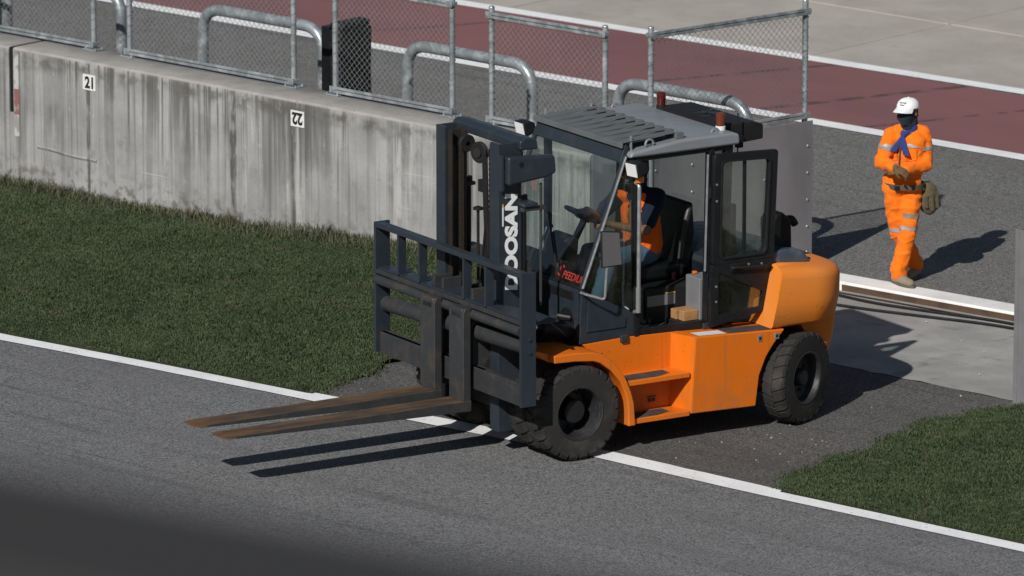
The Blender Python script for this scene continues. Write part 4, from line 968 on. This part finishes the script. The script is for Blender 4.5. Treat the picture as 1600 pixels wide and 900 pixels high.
def bands(name, src, test, m, parent, push=.006):
    bm = bmesh.new(); bm.from_mesh(src.data); bm.normal_update()
    for v in bm.verts: pass
    dele = [f for f in bm.faces if not test(f.calc_center_median())]
    bmesh.ops.delete(bm, geom=dele, context='FACES'); nn = [(v, v.normal.copy()) for v in bm.verts]
    for v, n_ in nn: v.co += n_ * push
    me = bpy.data.meshes.new(name); bm.to_mesh(me); bm.free(); me.materials.clear(); me.materials.append(m); me.shade_smooth()
    return link(name, me, parent)
def cloth(name, c, dark, rough=.9):
    n = N(name); f = n.noise(6, 4); wv = n.noise(260, 2); c_ = n.mix(n.ramp(f, .4, .75, 0, .5), c, dark); n.bump(wv, .25, .002)
    n.b.inputs['Sheen Weight'].default_value = .08
    return n.fin(c_, rough, 0, .2)
M['suit'] = cloth('orange_work_cloth', (.86, .175, .008), (.74, .14, .008))
M['skin'] = simple('skin', (.30, .16, .10), .55, 0, (.25, .12, .08), 8, .4)
M['skin_dark'] = simple('tanned_skin', (.20, .105, .06), .55, 0, (.15, .075, .045), 8, .4)
M['mask'] = cloth('dark_navy_face_cloth', (.016, .024, .045), (.03, .04, .06))
M['scarf'] = cloth('blue_scarf', (.030, .048, .19), (.015, .022, .09))
M['glove'] = cloth('brown_work_glove', (.13, .085, .040), (.07, .045, .022))
M['boot'] = cloth('tan_suede_boot', (.24, .20, .14), (.15, .12, .085))
M['sole'] = simple('boot_sole', (.09, .075, .055), .8)
M['reflect'] = simple('reflective_tape', (.33, .34, .35), .45, .1)
M['reflect_dark'] = simple('dull_reflective_tape', (.20, .19, .15), .55)
M['cap'] = cloth('white_cap_cloth', (.80, .80, .82), (.70, .71, .74))
M['belt'] = simple('olive_webbing', (.07, .06, .04), .85)
M['pouch'] = cloth('brown_canvas_pouch', (.12, .092, .052), (.055, .045, .03))
M['shirt'] = cloth('navy_shirt', (.008, .013, .030), (.013, .02, .04))
M['jeans'] = cloth('blue_jeans', (.07, .12, .18), (.045, .08, .13))
M['vest'] = cloth('orange_mesh_vest', (.80, .13, .012), (.68, .10, .01))
M['hair'] = simple('black_hair', (.010, .009, .008), .6)

def face_frame(c, yaw, pitch=0):   # local axes: +x = where the face looks
    return Matrix.Translation(c) @ Matrix.Rotation(yaw, 4, 'Z') @ Matrix.Rotation(pitch, 4, 'Y')
def put(m4, p): return m4 @ Vector(p)
def head_parts(m4, k=1.0):
    """ellipsoids are axis-aligned, so the skull is made of capsules set along the head's own axes"""
    P = lambda *a: put(m4, [x * k for x in a])
    return [(P(-.030, 0, .035), P(.030, 0, .030), .082 * k, .078 * k), (P(-.020, 0, -.02), P(.045, 0, -.055), .070 * k, .055 * k), (P(.045, 0, -.065), P(.062, 0, -.085), .038 * k, .026 * k),
            (P(.092, 0, .012), P(.112, 0, -.022), .012 * k, .016 * k), (P(0, .082, 0), P(-.008, .086, -.03), .014 * k, .012 * k), (P(0, -.082, 0), P(-.008, -.086, -.03), .014 * k, .012 * k),
            (P(.085, -.022, -.055), P(.085, .022, -.055), .013 * k, .013 * k)]
def hand_parts(wr, direc, palm_n, thumb_side, curl=.6, k=1.0):
    """wrist, finger direction, palm normal (fingers curl towards it), side the thumb leaves"""
    d = Vector(direc).normalized(); n = Vector(palm_n); n = (n - d * n.dot(d)).normalized(); s = Vector(thumb_side); s = (s - d * s.dot(d) - n * s.dot(n)).normalized(); w_ = Vector(wr)
    out = []
    for i, (o, L) in enumerate(((.030, .072), (.010, .080), (-.010, .075), (-.029, .060))):
        kn = w_ + d * .088 * k + s * o * k; out.append((w_ + d * .015 + s * o * .55 * k, kn, .017 * k, .0125 * k))
        p1 = kn + (d * math.cos(curl * .6) + n * math.sin(curl * .6)) * L * .5 * k; p2 = p1 + (d * math.cos(curl * 1.5) + n * math.sin(curl * 1.5)) * L * .32 * k; p3 = p2 + (d * math.cos(curl * 2.2) + n * math.sin(curl * 2.2)) * L * .25 * k
        out += [(kn, p1, .0105 * k, .0098 * k), (p1, p2, .0098 * k, .009 * k), (p2, p3, .009 * k, .0078 * k)]
    t0 = w_ + d * .025 * k + s * .026 * k; t1 = t0 + (d * .62 + s * .62 + n * .3).normalized() * .042 * k; t2 = t1 + (d * .85 + s * .15 + n * .45).normalized() * .032 * k
    return out + [(w_, t0, .018 * k, .015 * k), (t0, t1, .0145 * k, .0118 * k), (t1, t2, .0115 * k, .009 * k)]

# --- the worker in the orange coverall, walking; joints measured from his feet
PO = Vector((3.550, -.139, PIT + .008))
wk = empty('person', PO); tag(wk, 'worker in orange coverall and white cap walking with gloved hands clasped', 'person')
up = Vector((0, 0, 1)); yaw = math.atan2(-.90, -.42); hyaw = math.atan2(-.84, -.55); fwd = Vector((math.cos(yaw), math.sin(yaw), 0)); lft = Vector((-fwd.y, fwd.x, 0))
J = dict(head=(.018, -.01, 1.585), neck=(.028, .02, 1.455), chest=(.018, .015, 1.27), waist=(-.008, .01, 1.0), pel=(-.020, .0, .875), Ls=(.160, .015, 1.365), Le=(.185, -.03, 1.10), Lw=(-.030, -.235, 1.085), Rs=(-.130, -.015, 1.365), Re=(-.215, -.06, 1.125), Rw=(-.105, -.265, 1.115),
         Lh=(.062, .01, .85), Lk=(.028, -.085, .50), La=(-.050, -.09, .10), Rh=(-.098, -.005, .85), Rk=(-.060, .04, .475), Ra=(.118, .22, .115))
J = {k_: Vector(p_) for k_, p_ in J.items()}
hm = face_frame(J['head'], hyaw, R(-2))
Lhd = (Vector((-.125, -.29, 1.085)) - J['Lw']); Rhd = (Vector((-.02, -.31, 1.085)) - J['Rw'])
Lhand = hand_parts(J['Lw'], (-.9, -.25, .05), (.25, .7, -.3), (0, -.2, 1), .85, 1.05); Rhand = hand_parts(J['Rw'], (.85, -.35, -.35), (-.2, .5, -.6), (0, -.5, .8), .75, 1.05)
body = [(J['neck'] + Vector((0, .01, -.06)), J['head'] + Vector((-.005, .01, -.05)), .06, .055), (J['chest'] + Vector((0, 0, .1)), J['neck'], .10, .06), (J['chest'], J['waist'], .10, .09), (J['waist'], J['pel'] + up * .03, .09, .085), (J['Ls'], J['Rs'], .06, .06),
        (J['Ls'], J['Le'], .048, .038), (J['Le'], J['Lw'], .038, .028), (J['Rs'], J['Re'], .048, .038), (J['Re'], J['Rw'], .038, .028), (J['Lh'], J['Lk'], .065, .048), (J['Lk'], J['La'], .046, .036), (J['Rh'], J['Rk'], .065, .048), (J['Rk'], J['Ra'], .046, .036)] + head_parts(hm)
blob('body', body, .009, M['skin_dark'], wk, 4)
# coverall: jacket and trousers
jk = [(J['Ls'] + Vector((-.03, 0, .0)), J['Rs'] + Vector((.03, 0, 0)), .082, .082), (J['chest'] + lft * .075 + up * .03, J['waist'] + lft * .060, .115, .108), (J['chest'] - lft * .075 + up * .03, J['waist'] - lft * .060, .115, .108), (J['chest'] + fwd * .03, J['waist'] + fwd * .03, .11, .105),
      (J['waist'], J['pel'] + up * .03, .125, .130), (J['neck'] + up * -.05, J['neck'] + up * -.005, .085, .070), (J['Ls'], J['Le'], .078, .070), (J['Le'], J['Le'].lerp(J['Lw'], .92), .070, .048), (J['Rs'], J['Re'], .078, .070), (J['Re'], J['Re'].lerp(J['Rw'], .90), .068, .048)]
jk += [(J['neck'] + up * -.03, J['Ls'] + up * -.005, .070, .070), (J['neck'] + up * -.03, J['Rs'] + up * -.005, .070, .070)]
jk[0] = (J['Ls'] + Vector((-.04, 0, -.02)), J['Rs'] + Vector((.04, 0, -.02)), .080, .080)
jk[4] = (J['waist'] + lft * .05, J['waist'] - lft * .05 + up * -.045, .105, .105)
jacket = blob('jacket', jk, .011, M['suit'], wk, 4, .010, 9, None, 1)
tr = [(J['pel'] + lft * .075 + up * .06, J['pel'] - lft * .075 + up * .06, .108, .108), (J['Lh'] + up * .02, J['Lk'], .106, .080), (J['Lk'], J['La'] + up * .005, .080, .078), (J['Rh'] + up * .02, J['Rk'], .106, .080), (J['Rk'], J['Ra'] + up * .0, .080, .076), (J['La'] + up * .05, J['La'] + up * .0, .080, .078)]
trousers = blob('trousers', tr, .011, M['suit'], wk, 4, .0115, 8, None, 4)
def axis_band(a, c, t0, t1, rad=.16):
    a, c = J[a], J[c]; d = c - a; L2 = d.length_squared
    return lambda p: (t0 < (p - a).dot(d) / L2 < t1) and ((p - a) - d * ((p - a).dot(d) / L2)).length < rad
lk = axis_band('Lh', 'Lk', .92, 1.01, .115); rk = axis_band('Rh', 'Rk', .90, .99, .115); lt = axis_band('Lh', 'Lk', .60, .71, .115)
side = lambda p: (p - J['pel']).dot(lft)
mid = lambda p: (p.x - (.5 * (J['Lh'].x + J['Rh'].x)))
bands('reflective_band', trousers, lambda p: lk(p) and (p - J['Lk']).length < (p - J['Rk']).length, M['reflect'], trousers)
bands('reflective_band', trousers, lambda p: rk(p) and (p - J['Rk']).length < (p - J['Lk']).length, M['reflect'], trousers)
bands('reflective_band', trousers, lambda p: lt(p) and p.x > -.018, M['reflect_dark'], trousers)
bands('reflective_band', jacket, axis_band('Ls', 'Le', .42, .54, .105), M['reflect'], jacket); bands('reflective_band', jacket, axis_band('Rs', 'Re', .43, .55, .105), M['reflect'], jacket)
ch_x = lambda p: (p - J['chest']).dot(lft)
bands('reflective_band', jacket, lambda p: 1.270 < p.z < 1.298 and abs(ch_x(p)) < .145, M['reflect'], jacket, .007)
bands('pocket', jacket, lambda p: 1.15 < p.z < 1.255 and -.135 < ch_x(p) < -.035 and 0 < (p - J['chest']).dot(fwd) < .165, M['suit'], jacket, .012)
bands('pocket', jacket, lambda p: 1.15 < p.z < 1.255 and .035 < ch_x(p) < .13 and 0 < (p - J['chest']).dot(fwd) < .165, M['suit'], jacket, .012)
# belt and pouch
bpts = [J['waist'] + up * (-.095) + fwd * .155 * math.cos(t) + lft * .185 * math.sin(t) for t in np.linspace(0, 2 * PI, 28, endpoint=False)]
M_b = MB(); secs = []
for p_ in bpts:
    o_ = (p_ - (J['waist'] + up * -.095)).normalized(); secs.append([p_ + up * .022, p_ + up * .022 + o_ * .008, p_ - up * .022 + o_ * .008, p_ - up * .022])
M_b.loft(secs + [secs[0]], False); belt = M_b.build('belt', M['belt'], wk, smooth=True)
tube_ = J['waist'] + up * -.10 + fwd * .165; MB().box(tube_.x - .025, tube_.x + .025, tube_.y - .012, tube_.y + .01, tube_.z - .022, tube_.z + .022).build('buckle', M['black'], belt, bevel=.004)
pc = Vector((.215, .03, .80))
pouch = blob('tool_pouch', [(pc + up * .06, pc + up * -.10, .068, .078), (pc + Vector((.035, .02, .03)), pc + Vector((.06, .02, -.07)), .055, .062), (pc + Vector((-.03, -.03, .02)), pc + Vector((-.02, -.03, -.08)), .05, .055)], .011, M['pouch'], wk, 4, .008, 12, None, 9)
for dx, dy, L in ((.03, -.05, .13), (-.025, -.075, .10), (.075, -.02, .11)): MB().cyl(pc + Vector((dx, dy, .0)), pc + Vector((dx + .01, dy - .005, -L)), .022, .018, 10).build('pouch_sleeve', M['belt'], pouch, smooth=True)
# gloves
gl = blob('glove', Lhand + [(J['Le'].lerp(J['Lw'], .78), J['Lw'], .042, .036)], .0055, M['glove'], wk, 3); gl = blob('glove', Rhand + [(J['Re'].lerp(J['Rw'], .74), J['Rw'], .042, .036)], .0055, M['glove'], wk, 3)
# boots
def boot(an, toe):
    a = Vector(an); t = Vector(toe); d = (t - a); d.z = 0; d.normalize(); g0 = Vector((a.x, a.y, 0))
    up_ = blob('boot', [(a + Vector((0, 0, .05)), a - Vector((0, 0, .03)), .052, .05), (g0 + d * -.045 + up * .055, g0 + d * .08 + up * .05, .046, .046), (g0 + d * .08 + up * .045, g0 + d * .17 + up * .04, .046, .038)], .008, M['boot'], wk, 4)
    sd_ = Vector((-d.y, d.x, 0)); out = []
    for i in range(20):
        tt = 2 * PI * i / 20; L = .062 + d.length * .165 * math.cos(tt); out.append(g0 + d * L + sd_ * (.050 if math.cos(tt) > -.2 else .042) * math.sin(tt))
    b = MB(); b.loft([[p_ + up * .0 for p_ in out], [p_ + up * .026 for p_ in out]]); b.build('sole', M['sole'], up_, smooth=True)
    return up_
boot(J['La'] + up * -.0, J['La'] + Vector((.085, -.12, 0)))
boot(J['Ra'], J['Ra'] + Vector((-.055, -.12, 0)))
# head wear
P = lambda *a: put(hm, a)
blob('face_cloth', [(P(-.025, 0, -.022), P(.055, 0, -.040), .086, .072), (P(.085, 0, -.015), P(.105, 0, -.030), .022, .024), (P(.055, 0, -.07), P(.060, 0, -.09), .050, .042), (P(-.03, 0, -.04), J['neck'] + up * -.01, .08, .078), (P(.03, 0, -.09), J['neck'] + fwd * .045, .055, .06)], .009, M['mask'], wk, 3, .006, 16, None, 3)
sg_ = MB(); 
for sd_ in (1, -1): sg_.add([P(.118, sd_ * .002, .038), P(.108, sd_ * .056, .036), P(.104, sd_ * .058, -.004), P(.122, sd_ * .012, -.006)], [(0, 1, 2, 3)]); sg_.tube([P(.107, sd_ * .056, .020), P(.02, sd_ * .092, .014)], .006, 6)
sg_.build('sunglasses', M['blacktext'], wk)
b = MB(); secs = []
for i in range(9):
    t = (PI / 2) * i / 8 * .985; ring_ = []
    for j in range(28):
        q_ = 2 * PI * j / 28; ring_.append(P((.121 if math.cos(q_) > 0 else .117) * math.cos(q_) * math.cos(t) ** .8 + -.003, .099 * math.sin(q_) * math.cos(t) ** .8, .036 + .086 * math.sin(t)))
    secs.append(ring_)
b.loft(secs); cap = b.build('cap', M['cap'], wk, smooth=True, ang=60)
b = MB(); secs = []
for i in range(11):
    a = -1.12 + 2.24 * i / 10; c_, s_ = math.cos(a), math.sin(a); ext = .100 * (1 - (a / 1.3) ** 4) ; dz = -.020 * (s_ ** 2) * 1.2
    p0 = (.114 * c_, .097 * s_, .042 + dz * .3); p1 = ((.116 + ext) * c_ * (1 if abs(a) < .9 else .98), .094 * s_, .018 + dz)
    secs.append([P(*p0), P(*p1), P(p1[0], p1[1], p1[2] - .004), P(p0[0], p0[1], p0[2] - .004)])
b.loft(secs); b.build('cap_bill', M['cap'], cap, smooth=True, ang=60)
MB().sphere(P(-.003, 0, .123), .007, 8, 6).build('cap_button', M['cap'], cap, smooth=True)
b = MB()
for (y0, z0, y1, z1) in ((.034, .094, .028, .080), (.028, .080, .022, .093), (.022, .093, .016, .081), (.010, .094, .004, .081), (-.004, .094, .004, .081), (-.010, .093, -.012, .080), (-.012, .087, -.022, .089), (-.022, .093, -.026, .080), (.028, .071, -.022, .071), (.02, .066, -.014, .066)):
    f_ = lambda y, z: P(math.sqrt(max(0, 1 - ((z - .036) / .086) ** 2)) ** .8 * .1215 * math.sqrt(1 - (y / .099) ** 2) - .001, y, z)
    b.bar(f_(y0, z0), f_(y1, z1), .0035, .004)
b.build('cap_emblem', M['blacktext'], cap)
# knotted scarf with two hanging ends
kn = J['neck'] + fwd * .12 + up * -.075
def ribbon(pts, w0, w1):
    b = MB(); secs = []; k_ = len(pts)
    for i, p_ in enumerate(pts):
        w_ = w0 + (w1 - w0) * i / (k_ - 1); p_ = Vector(p_); z_ = .006 * math.sin(i * 2.1); secs.append([p_ - lft * w_ + fwd * z_, p_ + fwd * (.012 + z_), p_ + lft * w_ + fwd * -z_, p_ + fwd * -.004])
    b.loft(secs); return b
sc_ = blob('scarf', [(J['neck'] + up * -.035 + fwd * .01 + lft * .06, kn, .040, .024), (J['neck'] + up * -.035 + fwd * .01 - lft * .06, kn, .040, .024), (kn, kn + up * -.02, .026, .022)], .008, M['scarf'], wk, 3, .005, 18)
ribbon([kn + fwd * .02, kn + fwd * .055 + Vector((0, 0, -.06)) - lft * .025, kn + fwd * .075 + Vector((0, 0, -.14)) - lft * .075], .014, .036).build('scarf_end', M['scarf'], sc_, smooth=True); ribbon([kn + fwd * .02, kn + fwd * .055 + Vector((0, 0, -.07)) + lft * .02, kn + fwd * .075 + Vector((0, 0, -.17)) + lft * .06], .014, .034).build('scarf_end', M['scarf'], sc_, smooth=True)
b = MB(); b.bar(J['chest'] + fwd * .158 + up * .06, J['waist'] + fwd * .150 + up * .02, .012, .006, tuple(fwd)); b.build('zip', M['belt'], jacket)

# --- the driver, seated in the cab (forklift axes)
dv = empty('person', FO, FR); tag(dv, 'driver in orange vest and jeans seated at the forklift steering wheel', 'person')
D = dict(head=(-1.16, .03, 2.15), neck=(-1.20, .02, 2.01), chest=(-1.21, .02, 1.77), pel=(-1.24, .02, 1.46), Ls=(-1.28, .185, 1.925), Le=(-1.10, .28, 1.68), Lw=(-.82, .16, 1.745), Rs=(-1.13, -.15, 1.925), Re=(-.96, -.24, 1.71), Rw=(-.78, -.14, 1.82), Lh=(-1.20, .12, 1.44), Lk=(-.80, .19, 1.46), La=(-.66, .17, 1.03), Rh=(-1.20, -.08, 1.44), Rk=(-.80, -.13, 1.46), Ra=(-.62, -.12, 1.03))
D = {k_: Vector(p_) for k_, p_ in D.items()}
hm2 = face_frame(D['head'], R(8), R(6))
body = [(D['neck'] + up * -.04, D['head'] + up * -.04, .058, .055), (D['chest'] + up * .08, D['neck'], .10, .06), (D['chest'], D['pel'], .12, .12), (D['Ls'], D['Rs'], .06, .06), (D['Ls'], D['Le'], .047, .04), (D['Le'], D['Lw'], .043, .029), (D['Rs'], D['Re'], .047, .04), (D['Re'], D['Rw'], .043, .029),
        (D['Lh'], D['Lk'], .075, .055), (D['Lk'], D['La'], .05, .04), (D['Rh'], D['Rk'], .075, .055), (D['Rk'], D['Ra'], .05, .04)] + head_parts(hm2)
body += hand_parts(D['Lw'], (.85, -.1, .25), (.2, -.3, -.9), (.1, -.9, .3), 1.0) + hand_parts(D['Rw'], (.85, .2, .1), (.2, .3, -.9), (.1, .9, .3), 1.0)
blob('body', body, .0065, M['skin_dark'], dv, 3)
shirt = blob('shirt', [(D['Ls'] + Vector((0, -.03, 0)), D['Rs'] + Vector((0, .03, 0)), .078, .078), (D['chest'] + Vector((0, .07, .02)), D['pel'] + Vector((0, .06, .03)), .118, .125), (D['chest'] + Vector((0, -.07, .02)), D['pel'] + Vector((0, -.06, .03)), .118, .125), (D['Ls'], D['Ls'].lerp(D['Le'], .75), .074, .068), (D['Rs'], D['Rs'].lerp(D['Re'], .75), .074, .068), (D['neck'] + up * -.05, D['neck'] + up * -.02, .078, .066)], .011, M['shirt'], dv, 5, .008, 8, None, 2)
def near_arm(p):
    for a_, c_ in (('Ls', 'Le'), ('Rs', 'Re')):
        d_ = D[c_] - D[a_]; t_ = max(0, min(1, (p - D[a_]).dot(d_) / d_.length_squared))
        if t_ > .02 and (p - D[a_] - d_ * t_).length < .092: return True
    return False
bands('vest', shirt, lambda p: not near_arm(p) and p.z < 1.96 and abs(p.y - .02) < .205 and (abs(p.y - .02) > .03 or p.z < 1.82) and (p - D['chest']).x > -.14 and abs(p.y - .02) < .20 - max(0, p.z - 1.80) * .55, M['vest'], dv, .010)
blob('jeans', [(D['pel'] + Vector((0, .07, 0)), D['pel'] + Vector((0, -.07, 0)), .118, .118), (D['Lh'], D['Lk'], .098, .078), (D['Lk'], D['La'], .076, .062), (D['Rh'], D['Rk'], .098, .078), (D['Rk'], D['Ra'], .076, .062)], .012, M['jeans'], dv, 5, .006, 9)
for s_ in ('La', 'Ra'):
    a = D[s_]; bt = blob('shoe', [(a, a + up * -.05, .05, .045), (a + Vector((-.03, 0, -.055)), a + Vector((.14, 0, -.065)), .045, .036)], .009, M['black'], dv, 3)
P2 = lambda *a: put(hm2, a)
blob('hair', [(P2(-.035, 0, .045), P2(.02, 0, .055), .090, .078), (P2(-.05, 0, .0), P2(-.05, 0, -.04), .078, .06)], .009, M['hair'], dv, 3)
blob('face_cloth', [(P2(-.02, 0, -.04), P2(.045, 0, -.058), .080, .064), (P2(-.02, 0, -.05), D['neck'], .075, .07)], .010, M['mask'], dv, 3, .005, 14)

# ------------------------------------------------------------------ grandstand parapet close to the camera (out of focus in the photograph)
ga = Vector((-.485, -58.366, 0)); gdir = Vector((.0383 + .647, -56.6126 + 56.115, 0)).normalized(); gn = Vector((gdir.y, -gdir.x, 0))   # gn points back to the stand
gs = empty('grandstand', ga, math.atan2(gdir.y, gdir.x)); tag(gs, 'blurred dark grey grandstand parapet across the lower left foreground', 'parapet')
MB().box(-14, 14, -.30, -.002, 12.0, 13.410).build('parapet', M['parapet'], gs, bevel=.01)
MB().box(-14, 14, -7.5, -.305, 11.6, 12.0).build('terrace', M['standconc'], gs); MB().box(-14, 14, -7.4, -.01, -.25, 11.598).build('front_wall', M['standconc'], gs)
